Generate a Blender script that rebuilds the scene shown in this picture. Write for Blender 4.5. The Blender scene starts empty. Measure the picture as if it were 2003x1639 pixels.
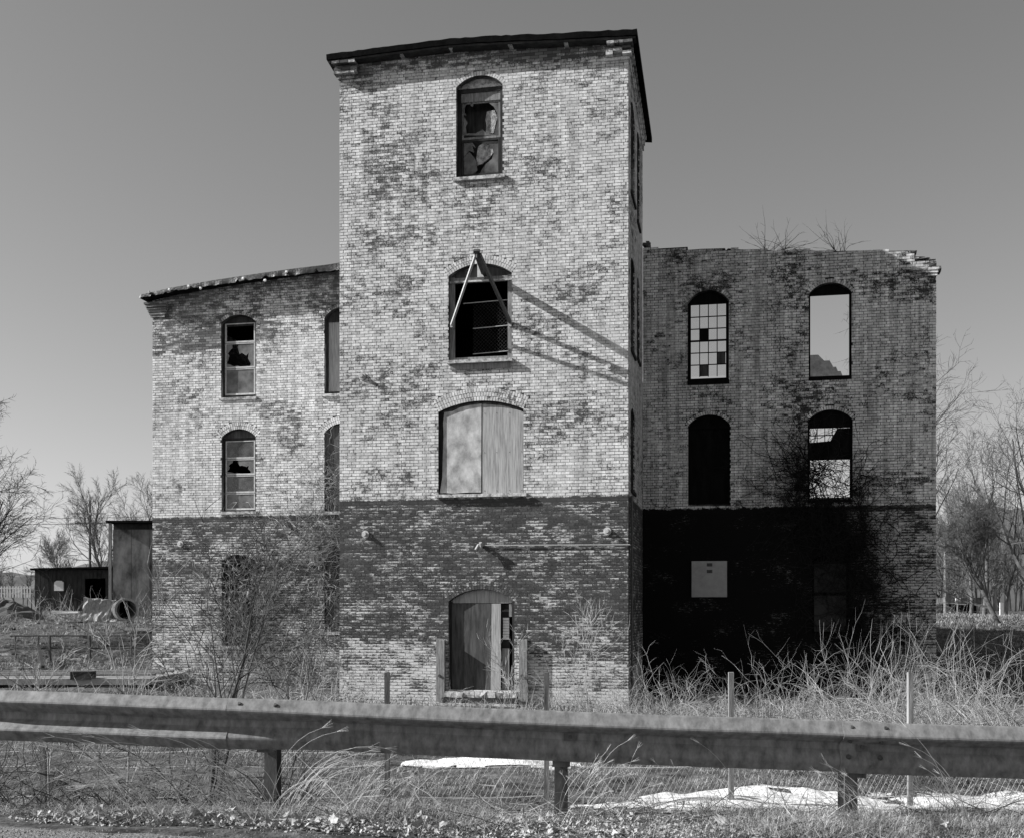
import bpy, math, random
import numpy as np
from mathutils import Vector, Matrix

random.seed(7)
RNG = np.random.default_rng(11)
R = math.radians

# ------------------------------------------------------------------ camera, sky, sun, exposure
SC = bpy.context.scene
COL = SC.collection
F, CX, HY = 2188.0, 1001.5, 1190.0      # focal length, centre column and horizon row of the photograph
CZ = 1.3                                 # eye height over the road

cam_d = bpy.data.cameras.new('camera')
cam = bpy.data.objects.new('camera', cam_d)
COL.objects.link(cam)
cam.location = (0, 0, CZ)
cam.rotation_euler = (R(90), 0, 0)
cam_d.sensor_width = 36.0
cam_d.lens = F / 2003.0 * 36.0
cam_d.shift_y = (HY - 819.5) / 2003.0
cam_d.clip_start = 0.1
cam_d.clip_end = 3000
SC.camera = cam

TH = R(11.25)                            # how far the mill is turned from the picture plane
SA, SB = 3.5, 2.2                        # the sun grazes the front: shadow of 1 m of depth falls 3.5 m right and 2.2 m down
SUN = Vector((-SA * math.cos(TH) - math.sin(TH), SA * math.sin(TH) - math.cos(TH), SB)).normalized()
SUN_EL = math.asin(SUN.z)
SUN_ROT = math.atan2(SUN.x, SUN.y)

world = bpy.data.worlds.new('World')
SC.world = world
world.use_nodes = True
wn = world.node_tree
wn.nodes.clear()
sky = wn.nodes.new('ShaderNodeTexSky')
sky.sky_type = 'NISHITA'
sky.sun_disc = False
sky.sun_elevation = SUN_EL
sky.sun_rotation = SUN_ROT
sky.altitude = 100
sky.air_density = 1.0
sky.dust_density = 1.0
sky.ozone_density = 1.0
dot = wn.nodes.new('ShaderNodeVectorMath')
dot.operation = 'DOT_PRODUCT'
dot.inputs[1].default_value = (0.55, 0.40, 0.05)   # black and white film behind a yellow filter
bg = wn.nodes.new('ShaderNodeBackground')
bg.inputs['Strength'].default_value = 0.082
wo = wn.nodes.new('ShaderNodeOutputWorld')
wn.links.new(sky.outputs[0], dot.inputs[0])
wn.links.new(dot.outputs['Value'], bg.inputs['Color'])
wn.links.new(bg.outputs[0], wo.inputs['Surface'])

sun_d = bpy.data.lights.new('sun', 'SUN')
sun_d.energy = 5.0
sun_d.angle = R(0.5)
sun_d.color = (1, 1, 1)
sun = bpy.data.objects.new('sun', sun_d)
COL.objects.link(sun)
sun.rotation_euler = (-SUN).to_track_quat('-Z', 'Y').to_euler()

SC.view_settings.view_transform = 'Standard'
SC.view_settings.look = 'None'
SC.view_settings.gamma = 1.0
SC.view_settings.use_curve_mapping = False
SC.view_settings.exposure = 0.76
SC.render.engine = 'CYCLES'
SC.cycles.max_bounces = 5
SC.cycles.diffuse_bounces = 3
SC.cycles.transparent_max_bounces = 8

# ------------------------------------------------------------------ helpers
def P(px, py, d):
    """point seen at a pixel of the photograph, d metres in front of the camera"""
    return Vector(((px - CX) / F * d, d, CZ + (HY - py) / F * d))

D1 = 27.0
B0 = P(1229.5, HY, D1)                   # front right corner of the tower
EX = Vector((math.cos(TH), -math.sin(TH)))
NX = Vector((math.sin(TH), math.cos(TH)))

def U(px, py, n0):
    """(u, z) on the plane n = n0 of the mill seen at a pixel"""
    k = (px - CX) / F
    bx, by = B0.x + n0 * NX.x, B0.y + n0 * NX.y
    # bx + u*EX.x = k*t ; by + u*EX.y = t
    u = (k * by - bx) / (EX.x - k * EX.y)
    t = by + u * EX.y
    return u, CZ + (HY - py) / F * t

def NS(px, py, u0=0.0):
    """(n, z) on the plane u = u0 of the mill"""
    k = (px - CX) / F
    bx, by = B0.x + u0 * EX.x, B0.y + u0 * EX.y
    n = (k * by - bx) / (NX.x - k * NX.y)
    t = by + n * NX.y
    return n, CZ + (HY - py) / F * t

def mill_world(u, n, z):
    return Vector((B0.x + u * EX.x + n * NX.x, B0.y + u * EX.y + n * NX.y, z))

def hash2(ix, iy, seed):
    h = (ix.astype(np.int64) * 374761393 + iy.astype(np.int64) * 668265263 + seed * 974711) & 0x7fffffff
    h = ((h ^ (h >> 13)) * 1274126177) & 0x7fffffff
    return ((h ^ (h >> 16)) & 0xffff) / 65535.0

def vnoise(x, y, seed=0):
    x = np.asarray(x, float); y = np.asarray(y, float)
    ix = np.floor(x); iy = np.floor(y)
    fx = x - ix; fy = y - iy
    fx = fx * fx * (3 - 2 * fx); fy = fy * fy * (3 - 2 * fy)
    a = hash2(ix, iy, seed); b = hash2(ix + 1, iy, seed)
    c = hash2(ix, iy + 1, seed); d = hash2(ix + 1, iy + 1, seed)
    return (a * (1 - fx) + b * fx) * (1 - fy) + (c * (1 - fx) + d * fx) * fy

def fbm(x, y, seed=0, oct=4):
    s = 0; a = 0.5; t = 0
    for k in range(oct):
        s = s + a * vnoise(np.asarray(x) * 2 ** k, np.asarray(y) * 2 ** k, seed + k)
        t += a; a *= 0.5
    return s / t

def tag(o, label=None, cat=None, group=None, kind=None):
    if label: o['label'] = label
    if cat: o['category'] = cat
    if group: o['group'] = group
    if kind: o['kind'] = kind
    return o

def link(name, me, m, parent=None):
    o = bpy.data.objects.new(name, me)
    COL.objects.link(o)
    if m is not None and len(me.materials) == 0:
        me.materials.append(m)
    if parent is not None:
        o.parent = parent
    return o

def empty(name, loc=(0, 0, 0), rz=0):
    o = bpy.data.objects.new(name, None)
    COL.objects.link(o)
    o.location = loc
    o.rotation_euler = (0, 0, rz)
    o.empty_display_size = 0.3
    return o

def np_mesh(name, V, Fq, smooth=False):
    """mesh from a vertex array and an (n, k) face array or list of lists"""
    me = bpy.data.meshes.new(name)
    V = np.asarray(V, dtype=np.float32).reshape(-1, 3)
    if isinstance(Fq, np.ndarray):
        nf, k = Fq.shape
        me.vertices.add(len(V)); me.vertices.foreach_set('co', V.ravel())
        me.loops.add(nf * k); me.loops.foreach_set('vertex_index', Fq.astype(np.int32).ravel())
        me.polygons.add(nf)
        me.polygons.foreach_set('loop_start', np.arange(nf, dtype=np.int32) * k)
        me.polygons.foreach_set('loop_total', np.full(nf, k, dtype=np.int32))
        me.update(calc_edges=True)
    else:
        me.from_pydata([tuple(v) for v in V], [], Fq)
    me.polygons.foreach_set('use_smooth', np.full(len(me.polygons), bool(smooth)))
    return me

def rnd_attr(me, vals):
    a = me.attributes.new('rnd', 'FLOAT', 'POINT')
    a.data.foreach_set('value', np.asarray(vals, dtype=np.float32))

class MB:
    """collects boxes, prisms and bars and links them as ONE mesh object"""
    def __init__(s): s.v = []; s.f = []
    def add(s, vs, fs):
        b = len(s.v); s.v += [tuple(v) for v in vs]; s.f += [[b + i for i in f] for f in fs]
    def box(s, x0, x1, y0, y1, z0, z1, j=0.0):
        r = lambda: random.uniform(-j, j) if j else 0.0
        vs = [(x + r(), y + r(), z + r()) for z in (z0, z1) for y in (y0, y1) for x in (x0, x1)]
        s.add(vs, [(0, 2, 3, 1), (4, 5, 7, 6), (0, 1, 5, 4), (2, 6, 7, 3), (0, 4, 6, 2), (1, 3, 7, 5)])
        return s
    def prism(s, pts, y0, y1):
        """polygon given in (x, z), run from y0 to y1"""
        n = len(pts)
        s.add([(x, y0, z) for x, z in pts] + [(x, y1, z) for x, z in pts],
              [list(range(n)), list(range(2 * n - 1, n - 1, -1))] + [[i, i + n, (i + 1) % n + n, (i + 1) % n] for i in range(n)])
        return s
    def bar(s, p, q, r0, r1=None, sides=6, cap=True):
        p = Vector(p); q = Vector(q); r1 = r0 if r1 is None else r1
        d = (q - p).normalized()
        a = d.orthogonal().normalized(); b = d.cross(a)
        vs = []
        for c, r in ((p, r0), (q, r1)):
            for k in range(sides):
                t = 2 * math.pi * k / sides
                vs.append(c + a * (math.cos(t) * r) + b * (math.sin(t) * r))
        fs = [[k, (k + 1) % sides, (k + 1) % sides + sides, k + sides] for k in range(sides)]
        if cap: fs += [list(range(sides - 1, -1, -1)), list(range(sides, 2 * sides))]
        s.add(vs, fs); return s
    def beam(s, p, q, w, h):
        """square timber between two points"""
        p = Vector(p); q = Vector(q); d = (q - p).normalized()
        up = Vector((0, 0, 1)) if abs(d.z) < 0.95 else Vector((0, 1, 0))
        a = d.cross(up).normalized() * (w / 2); b = a.cross(d).normalized() * (h / 2)
        vs = [c + sa * a + sb * b for c in (p, q) for sa, sb in ((-1, -1), (1, -1), (1, 1), (-1, 1))]
        s.add(vs, [(0, 1, 2, 3), (7, 6, 5, 4), (0, 4, 5, 1), (1, 5, 6, 2), (2, 6, 7, 3), (3, 7, 4, 0)]); return s
    def build(s, name, m, parent=None, smooth=False):
        me = bpy.data.meshes.new(name)
        me.from_pydata(s.v, [], s.f); me.validate()
        if smooth:
            for p in me.polygons: p.use_smooth = True
        return link(name, me, m, parent)

def tube_mesh(name, S, sides=4, smooth=False):
    """S rows: x0 y0 z0 x1 y1 z1 r0 r1 -> mesh of tapered tubes"""
    S = np.asarray(S, float).reshape(-1, 8)
    p, q, r0, r1 = S[:, :3], S[:, 3:6], S[:, 6], S[:, 7]
    d = q - p; L = np.linalg.norm(d, axis=1); L[L == 0] = 1e-6; d = d / L[:, None]
    ref = np.where(np.abs(d[:, 2:3]) < 0.9, np.array([[0, 0, 1.0]]), np.array([[1.0, 0, 0]]))
    a = np.cross(d, ref); a /= np.linalg.norm(a, axis=1)[:, None]
    b = np.cross(d, a)
    n = len(S)
    V = np.zeros((n, 2 * sides, 3))
    for k in range(sides):
        t = 2 * math.pi * k / sides
        off = a * math.cos(t) + b * math.sin(t)
        V[:, k] = p + off * r0[:, None]
        V[:, k + sides] = q + off * r1[:, None]
    base = (np.arange(n) * 2 * sides)[:, None]
    fs = []
    for k in range(sides):
        fs.append(base + np.array([[k, (k + 1) % sides, (k + 1) % sides + sides, k + sides]]))
    return np_mesh(name, V.reshape(-1, 3), np.concatenate(fs, 0), smooth)

# ------------------------------------------------------------------ materials (all neutral greys: the photograph is monochrome)
def nd(nt, kind, **kw):
    n = nt.nodes.new(kind)
    for k, v in kw.items():
        if k.startswith('i_'):
            n.inputs[k[2:].replace('_', ' ')].default_value = v
        else:
            setattr(n, k, v)
    return n

def g(v): return (v, v, v, 1)

def mat_simple(name, lo, hi, scale=6.0, stretch=(1, 1, 1), rough=0.9, bump=0.3, bscale=None, detail=6, spec=0.2, metal=0.0, contrast=(0.3, 0.7), bdist=0.01):
    m = bpy.data.materials.new(name); m.use_nodes = True
    nt = m.node_tree; L = nt.links.new
    bs = nt.nodes['Principled BSDF']
    tc = nd(nt, 'ShaderNodeTexCoord'); mp = nd(nt, 'ShaderNodeMapping')
    mp.inputs['Scale'].default_value = stretch
    L(tc.outputs['Object'], mp.inputs[0])
    n1 = nd(nt, 'ShaderNodeTexNoise'); n1.inputs['Scale'].default_value = scale; n1.inputs['Detail'].default_value = detail
    n1.inputs['Roughness'].default_value = 0.65
    L(mp.outputs[0], n1.inputs['Vector'])
    cr = nd(nt, 'ShaderNodeValToRGB')
    cr.color_ramp.elements[0].position = contrast[0]; cr.color_ramp.elements[0].color = g(lo)
    cr.color_ramp.elements[1].position = contrast[1]; cr.color_ramp.elements[1].color = g(hi)
    L(n1.outputs['Fac'], cr.inputs[0]); L(cr.outputs[0], bs.inputs['Base Color'])
    bs.inputs['Roughness'].default_value = rough
    bs.inputs['Specular IOR Level'].default_value = spec
    bs.inputs['Metallic'].default_value = metal
    if bump:
        n2 = nd(nt, 'ShaderNodeTexNoise'); n2.inputs['Scale'].default_value = bscale or scale * 4; n2.inputs['Detail'].default_value = 5
        L(mp.outputs[0], n2.inputs['Vector'])
        bp = nd(nt, 'ShaderNodeBump'); bp.inputs['Strength'].default_value = bump; bp.inputs['Distance'].default_value = bdist
        L(n2.outputs['Fac'], bp.inputs['Height']); L(bp.outputs[0], bs.inputs['Normal'])
    return m

def brick_material(name, zb, mortar=False, up=(0.50, 0.10), low_cov=0.0, white=0.66, bare=0.15, lowdark=0.085,
                   dark_u=None, low_rise=None, streak=0.35, lowwhite=0.5, frieze=None):
    """old brickwork with worn white paint above the line zb and dark paint below it.
       wear and patches are noise in the wall's own coordinates"""
    m = bpy.data.materials.new(name); m.use_nodes = True
    nt = m.node_tree; L = nt.links.new
    bs = nt.nodes['Principled BSDF']
    tc = nd(nt, 'ShaderNodeTexCoord')
    sep = nd(nt, 'ShaderNodeSeparateXYZ'); L(tc.outputs['Object'], sep.inputs[0])
    at = nd(nt, 'ShaderNodeAttribute'); at.attribute_name = 'rnd'
    rnd = at.outputs['Fac']
    def noise(sc, st=(1, 1, 1), det=5, rough=0.6, off=0.0):
        mp = nd(nt, 'ShaderNodeMapping'); mp.inputs['Scale'].default_value = st; mp.inputs['Location'].default_value = (off, off * 2, off * 3)
        L(tc.outputs['Object'], mp.inputs[0])
        n = nd(nt, 'ShaderNodeTexNoise'); n.inputs['Scale'].default_value = sc; n.inputs['Detail'].default_value = det; n.inputs['Roughness'].default_value = rough
        L(mp.outputs[0], n.inputs['Vector']); return n.outputs['Fac']
    def math_(op, a, b=None, c=None, clamp=False):
        n = nd(nt, 'ShaderNodeMath', operation=op); n.use_clamp = clamp
        for i, v in enumerate((a, b, c)):
            if v is None: continue
            if isinstance(v, (int, float)): n.inputs[i].default_value = v
            else: L(v, n.inputs[i])
        return n.outputs[0]
    def ramp(v, a, b, lo=0.0, hi=1.0):
        n = nd(nt, 'ShaderNodeMapRange'); n.interpolation_type = 'SMOOTHSTEP'
        n.inputs['From Min'].default_value = a; n.inputs['From Max'].default_value = b
        n.inputs['To Min'].default_value = lo; n.inputs['To Max'].default_value = hi
        L(v, n.inputs['Value']); return n.outputs['Result']
    def mixc(f, a, b):
        n = nd(nt, 'ShaderNodeMix', data_type='RGBA')
        L(f, n.inputs['Factor'])
        for i, v in ((6, a), (7, b)):
            if isinstance(v, float): n.inputs[i].default_value = g(v)
            else: L(v, n.inputs[i])
        return n.outputs[2]
    patch = noise(0.42, (1, 1, 1.1), 6, 0.68)
    mid = noise(4.5, (1, 1, 1.8), 5, 0.7, 3.0)
    fine = noise(26.0, (1, 1, 1), 6, 0.75, 5.0)
    strk = noise(1.0, (5, 5, 0.35), 5, 0.7, 9.0)
    chips = noise(60.0, (0.6, 1, 2.2), 3, 0.7, 1.0)
    # ---- upper: white paint, worn away where the sum runs low
    s = math_('MULTIPLY', patch, 0.46)
    s = math_('MULTIPLY_ADD', mid, 0.26, s)
    s = math_('MULTIPLY_ADD', fine, 0.28, s)
    s = math_('MULTIPLY_ADD', math_('SUBTRACT', rnd, 0.5), 0.045 if not mortar else 0.0, s)
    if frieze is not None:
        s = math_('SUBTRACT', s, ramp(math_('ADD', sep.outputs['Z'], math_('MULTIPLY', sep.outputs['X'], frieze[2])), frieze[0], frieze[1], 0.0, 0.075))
    cov = ramp(s, up[0] - 0.5 * up[1], up[0] + 0.5 * up[1])
    pc = math_('MULTIPLY', ramp(mid, 0.3, 0.7, 0.86, 1.06), white)
    pc = math_('MULTIPLY', pc, ramp(strk, 0.30, 0.72, 1.0 - streak * 0.55, 1.04))
    pc = math_('MULTIPLY', pc, ramp(chips, 0.30, 0.62, 0.66, 1.06))
    if not mortar:
        pc = math_('MULTIPLY', pc, ramp(rnd, 0.0, 1.0, 0.80, 1.08))
        bc = math_('MULTIPLY', ramp(rnd, 0.0, 1.0, 0.6, 1.5), bare)
    else:
        pc = math_('MULTIPLY', pc, ramp(patch, 0.44, 0.66, 0.06, 0.6))
        bc = math_('MULTIPLY', ramp(mid, 0.3, 0.7, 0.3, 0.7), bare * 0.6)
    upper = math_('ADD', math_('MULTIPLY', pc, cov), math_('MULTIPLY', bc, math_('SUBTRACT', 1.0, cov)))
    # ---- lower: dark paint with old white showing through in streaks along the courses
    hst = noise(9.0, (0.8, 0.8, 4.6), 5, 0.78, 14.0)
    pl = noise(1.1, (0.8, 1, 1.5), 4, 0.6, 21.0)
    t = math_('ADD', math_('MULTIPLY', hst, 0.50), math_('MULTIPLY', pl, 0.30))
    t = math_('MULTIPLY_ADD', chips, 0.20, t)
    fr = math_('FRACT', math_('DIVIDE', math_('ADD', sep.outputs['Z'], 1.75), 0.0745))      # paint went first from the upper arris of each brick
    t = math_('ADD', t, ramp(fr, 0.35, 0.8, -0.02, 0.025))
    if not mortar: t = math_('MULTIPLY_ADD', math_('SUBTRACT', rnd, 0.5), 0.07, t)
    if low_rise is not None:
        # more of the old white at the foot of the wall
        t = math_('ADD', t, ramp(sep.outputs['Z'], low_rise[1], low_rise[0], 0.0, low_rise[2]))
    wl = ramp(t, 0.545 - low_cov, 0.60 - low_cov)
    if mortar: wl = math_('MULTIPLY', wl, 0.35)
    dk = math_('MULTIPLY', ramp(fine, 0.25, 0.75, 0.65, 1.45), lowdark)
    if not mortar: dk = math_('MULTIPLY', dk, ramp(rnd, 0.0, 1.0, 0.75, 1.3))
    else: dk = math_('MULTIPLY', dk, 0.75)
    lower = math_('ADD', math_('MULTIPLY', wl, lowwhite), math_('MULTIPLY', dk, math_('SUBTRACT', 1.0, wl)))
    if dark_u is not None:
        # near-black colour over the foot of the right wing, paler past the given u
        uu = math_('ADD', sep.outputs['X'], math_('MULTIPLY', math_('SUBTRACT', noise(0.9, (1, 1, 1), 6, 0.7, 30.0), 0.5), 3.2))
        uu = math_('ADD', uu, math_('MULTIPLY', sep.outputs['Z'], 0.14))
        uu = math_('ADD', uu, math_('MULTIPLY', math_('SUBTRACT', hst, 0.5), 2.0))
        paler = ramp(uu, dark_u[0], dark_u[1])
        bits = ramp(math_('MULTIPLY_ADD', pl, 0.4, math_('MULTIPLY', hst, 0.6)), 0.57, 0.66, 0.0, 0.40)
        lowr = math_('ADD', math_('MULTIPLY', lower, paler), math_('MULTIPLY', math_('MULTIPLY', lower, bits), math_('SUBTRACT', 1.0, paler)))
        lower = math_('ADD', lowr, math_('MULTIPLY', math_('SUBTRACT', 1.0, paler), 0.006))
    wob = math_('MULTIPLY', math_('SUBTRACT', noise(5.0, (1, 1, 1), 6, 0.75, 40.0), 0.5), 0.34 if dark_u is not None else 0.22)
    zz = math_('ADD', sep.outputs['Z'], wob)
    band = ramp(zz, zb - 0.015, zb + 0.015)
    # a cleaner dark line right under the paint edge
    line = math_('MULTIPLY', ramp(zz, zb - 0.17, zb - 0.12), math_('SUBTRACT', 1.0, band))
    lower = math_('ADD', math_('MULTIPLY', lower, math_('SUBTRACT', 1.0, math_('MULTIPLY', line, 0.85))), math_('MULTIPLY', line, lowdark * 0.7 if dark_u is None else 0.006))
    val = math_('ADD', math_('MULTIPLY', upper, band), math_('MULTIPLY', lower, math_('SUBTRACT', 1.0, band)))
    val = math_('MULTIPLY', val, 1.0, clamp=True)
    cb = nd(nt, 'ShaderNodeCombineColor')
    for i in range(3): L(val, cb.inputs[i])
    L(cb.outputs[0], bs.inputs['Base Color'])
    bs.inputs['Roughness'].default_value = 0.92
    bs.inputs['Specular IOR Level'].default_value = 0.12
    bp = nd(nt, 'ShaderNodeBump'); bp.inputs['Strength'].default_value = 0.45; bp.inputs['Distance'].default_value = 0.003
    h = math_('MULTIPLY_ADD', cov, 0.35, math_('MULTIPLY_ADD', fine, 0.8, math_('MULTIPLY', chips, 0.3)))
    L(h, bp.inputs['Height']); L(bp.outputs[0], bs.inputs['Normal'])
    return m

N_W = 4.30                                # how far the tower stands in front of the wings
ZB = 1.3 + (1190 - 968) / F * 27.0        # the paint line of the tower
ZBW = U(1830, 986, N_W)[1]
M = {}
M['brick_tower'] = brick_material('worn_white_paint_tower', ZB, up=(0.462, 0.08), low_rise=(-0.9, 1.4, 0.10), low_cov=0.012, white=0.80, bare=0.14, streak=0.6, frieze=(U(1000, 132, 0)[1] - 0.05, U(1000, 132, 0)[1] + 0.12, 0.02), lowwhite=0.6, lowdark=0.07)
M['mortar_tower'] = brick_material('tower_mortar', ZB, mortar=True, up=(0.50, 0.10), low_rise=(-0.9, 1.4, 0.10), low_cov=0.01)
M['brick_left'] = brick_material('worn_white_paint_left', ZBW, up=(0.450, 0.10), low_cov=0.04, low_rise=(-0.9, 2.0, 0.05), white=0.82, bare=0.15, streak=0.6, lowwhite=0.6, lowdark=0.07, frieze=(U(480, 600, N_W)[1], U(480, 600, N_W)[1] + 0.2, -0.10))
M['mortar_left'] = brick_material('left_mortar', ZBW, mortar=True, up=(0.46, 0.08), low_cov=0.03)
DARK_U = (U(1700, 1190, N_W)[0] - 0.05, U(1745, 1190, N_W)[0] + 0.25)
M['brick_right'] = brick_material('worn_white_paint_right', ZBW, up=(0.462, 0.06), dark_u=DARK_U, low_cov=0.085, streak=1.0, white=0.92, bare=0.06, lowdark=0.035, lowwhite=0.50)
M['mortar_right'] = brick_material('right_mortar', ZBW, mortar=True, up=(0.50, 0.08), dark_u=DARK_U, low_cov=0.02, bare=0.06, lowdark=0.02)
M['dark_brick'] = mat_simple('bare_dark_brick', 0.05, 0.13, 5, bump=0.5)
M['dark_wood'] = mat_simple('tarred_dark_wood', 0.015, 0.05, 7, (1, 1, 0.25), bump=0.4)
M['rubble'] = mat_simple('mixed_rubble', 0.02, 0.34, 1.3, bump=0.5, contrast=(0.42, 0.60))
M['shaded_wood'] = mat_simple('dark_wood_in_shade', 0.003, 0.010, 7, (1, 1, 0.25), bump=0.3, spec=0.05)  # near-black copy of the dark wood: right wing's shade put into the colour
M['black_roof'] = mat_simple('black_tar_roofing', 0.003, 0.012, 5, bump=0.6, rough=0.9, spec=0.03)
M['grey_wood'] = mat_simple('weathered_grey_wood', 0.10, 0.32, 9, (3, 3, 0.35), bump=0.5)
M['pale_wood'] = mat_simple('pale_peeling_wood', 0.16, 0.55, 9, (1, 1, 1), bump=0.5, contrast=(0.38, 0.58))
M['plywood'] = mat_simple('stained_plywood', 0.025, 0.12, 5, (2.2, 1.5, 0.3), bump=0.2, contrast=(0.3, 0.72))
M['panel_tin'] = mat_simple('mottled_tin_sheet', 0.24, 0.58, 3.4, (1.2, 1, 0.8), bump=0.3, bscale=3, bdist=0.03, rough=0.6, contrast=(0.36, 0.66), detail=12)
M['panel_board'] = mat_simple('stained_board_panel', 0.20, 0.46, 7, (4, 3, 0.25), bump=0.3, bscale=12, contrast=(0.33, 0.68))
M['iron'] = mat_simple('rusted_dark_iron', 0.03, 0.09, 20, rough=0.6, bump=0.3, spec=0.4)
M['iron_pale'] = mat_simple('pale_painted_iron', 0.3, 0.5, 20, rough=0.6, bump=0.2)
M['pale_board'] = mat_simple('pale_grey_board', 0.30, 0.42, 4, bump=0.1)
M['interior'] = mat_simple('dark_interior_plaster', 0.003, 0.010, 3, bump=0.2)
M['plaster'] = mat_simple('crumbling_plaster', 0.15, 0.5, 9, bump=0.8, contrast=(0.35, 0.6), bdist=0.03)
M['rail_metal'] = mat_simple('weathered_galvanised_rail', 0.06, 0.31, 16, (1.2, 1, 0.5), bump=0.25, bscale=90, rough=0.6, spec=0.3, metal=0.05, contrast=(0.25, 0.8), bdist=0.001, detail=10)
M['post_metal'] = mat_simple('galvanised_post', 0.05, 0.17, 8, (1, 1, 0.5), bump=0.2, rough=0.6, metal=0.2)
M['snow'] = mat_simple('old_snow', 0.45, 0.9, 7, bump=0.5, bscale=12, rough=0.8, bdist=0.05)
M['soil'] = mat_simple('winter_soil', 0.015, 0.13, 3.0, bump=0.9, bscale=9, bdist=0.06, contrast=(0.35, 0.65))
M['gravel'] = mat_simple('shoulder_gravel', 0.07, 0.27, 60, bump=1.0, bscale=70, bdist=0.02, contrast=(0.35, 0.65))
M['straw'] = mat_simple('dry_grass_blades', 0.05, 0.45, 5.0, bump=0, contrast=(0.35, 0.65))
M['straw_pale'] = mat_simple('bleached_grass', 0.35, 0.6, 2, bump=0)
M['stem'] = mat_simple('pale_bramble_stems', 0.10, 0.46, 2, bump=0)
M['vine'] = mat_simple('bare_vine_stems', 0.14, 0.48, 2, bump=0)
M['vine_shaded'] = mat_simple('shaded_ivy_stems', 0.006, 0.02, 2, bump=0)  # dark ivy taken down to black: the wing's shade is in the colour
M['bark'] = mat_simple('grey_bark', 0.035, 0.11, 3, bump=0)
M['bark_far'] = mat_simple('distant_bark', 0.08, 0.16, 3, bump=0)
M['leaf'] = mat_simple('dead_leaves', 0.14, 0.55, 3.0, bump=0.2, bscale=30, contrast=(0.3, 0.7))
M['concrete'] = mat_simple('old_concrete', 0.16, 0.36, 2.0, bump=0.6)
M['hill'] = mat_simple('far_woods', 0.07, 0.13, 0.25, bump=0)
M['snow_far'] = M['snow']
M['white'] = mat_simple('white_paint', 0.6, 0.8, 5, bump=0)
M['rust_sheet'] = mat_simple('rust_streaked_sheet', 0.04, 0.22, 0.9, (1.4, 1, 0.8), bump=0.2, contrast=(0.36, 0.62))
M['white_wood'] = mat_simple('pale_window_paint', 0.35, 0.6, 8, bump=0.2)

def glass_mat(name, col, rough, alpha):
    m = bpy.data.materials.new(name); m.use_nodes = True
    nt = m.node_tree; L = nt.links.new; nt.nodes.clear()
    out = nd(nt, 'ShaderNodeOutputMaterial'); mx = nd(nt, 'ShaderNodeMixShader'); tr = nd(nt, 'ShaderNodeBsdfTransparent')
    bs = nd(nt, 'ShaderNodeBsdfPrincipled'); n = nd(nt, 'ShaderNodeTexNoise'); n.inputs['Scale'].default_value = 3.5; n.inputs['Detail'].default_value = 6
    tc = nd(nt, 'ShaderNodeTexCoord'); L(tc.outputs['Object'], n.inputs['Vector'])
    cr = nd(nt, 'ShaderNodeValToRGB'); cr.color_ramp.elements[0].position = 0.35; cr.color_ramp.elements[1].position = 0.65
    cr.color_ramp.elements[0].color = g(col * 0.5); cr.color_ramp.elements[1].color = g(col * 1.5)
    L(n.outputs['Fac'], cr.inputs[0]); L(cr.outputs[0], bs.inputs['Base Color'])
    bs.inputs['Roughness'].default_value = rough
    mx.inputs[0].default_value = alpha
    L(tr.outputs[0], mx.inputs[1]); L(bs.outputs[0], mx.inputs[2]); L(mx.outputs[0], out.inputs[0])
    return m
M['glass'] = glass_mat('dusty_glass', 0.10, 0.15, 0.75)
M['glass_clear'] = glass_mat('thin_old_glass', 0.25, 0.1, 0.10)
M['glass_grey'] = glass_mat('dirty_grey_glass', 0.12, 0.25, 0.92)
M['glass_dark'] = glass_mat('blackened_glass', 0.006, 0.5, 0.90)

# ------------------------------------------------------------------ ground
GY = [-20, 5.6, 6.3, 6.9, 8.2, 12, 16, 22, 29, 31.0, 34, 38, 42, 47, 58, 80, 140, 400, 3000]
GZ = [0.00, 0.00, 0.05, 0.02, -0.36, -0.84, -0.95, -1.05, -1.12, -1.12, -0.95, -0.45, 0.1, 0.62, 0.86, 0.95, 1.05, 1.1, 1.1]
LY = [-20, 5.6, 6.3, 6.9, 8.2, 12, 16, 22, 30.2, 30.9, 34, 38, 42, 47, 58, 80, 140, 400, 3000]
LZ = [0.00, 0.00, 0.08, 0.05, -0.30, -0.80, -0.90, -1.08, -1.18, -0.82, -0.76, -0.38, 0.20, 0.84, 1.05, 1.1, 1.12, 1.15, 1.15]
def ground_z(x, y):
    x = np.asarray(x, float); y = np.asarray(y, float)
    a = np.interp(y, GY, GZ); b = np.interp(y, LY, LZ)
    k = np.clip((-x / np.maximum(y, 1) - 0.27) / 0.06, 0, 1) * np.clip((y - 24) / 4, 0, 1)
    z = a * (1 - k) + b * k
    rough = np.clip((y - 6.2) / 1.5, 0, 1)
    z = z + (fbm(x * 0.9, y * 0.9, 5) - 0.5) * 0.22 * rough * np.clip(1 - (y - 60) / 60, 0.2, 1)
    z = z + (fbm(x * 4, y * 4, 9, 2) - 0.5) * 0.05 * rough
    return z

def gz(x, y): return float(ground_z(np.array([x]), np.array([y]))[0])

ys = np.concatenate([np.linspace(-12, 5, 8), np.linspace(5.2, 18, 150), np.linspace(18.3, 60, 130), np.geomspace(62, 2500, 40)])
ks = np.linspace(-1, 1, 221)
XX = []; YY = []
for y in ys:
    half = max(9, abs(y) * 0.75 + 3)
    XX.append(ks * half); YY.append(np.full_like(ks, y))
XX = np.array(XX); YY = np.array(YY)
ZZ = ground_z(XX, YY)
V = np.stack([XX, YY, ZZ], -1).reshape(-1, 3)
ny, nx = XX.shape
idx = np.arange(ny * nx).reshape(ny, nx)
Fq = np.stack([idx[:-1, :-1], idx[:-1, 1:], idx[1:, 1:], idx[1:, :-1]], -1).reshape(-1, 4)
tag(link('ground', np_mesh('ground', V, Fq, True), M['soil']), kind='structure')

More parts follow.
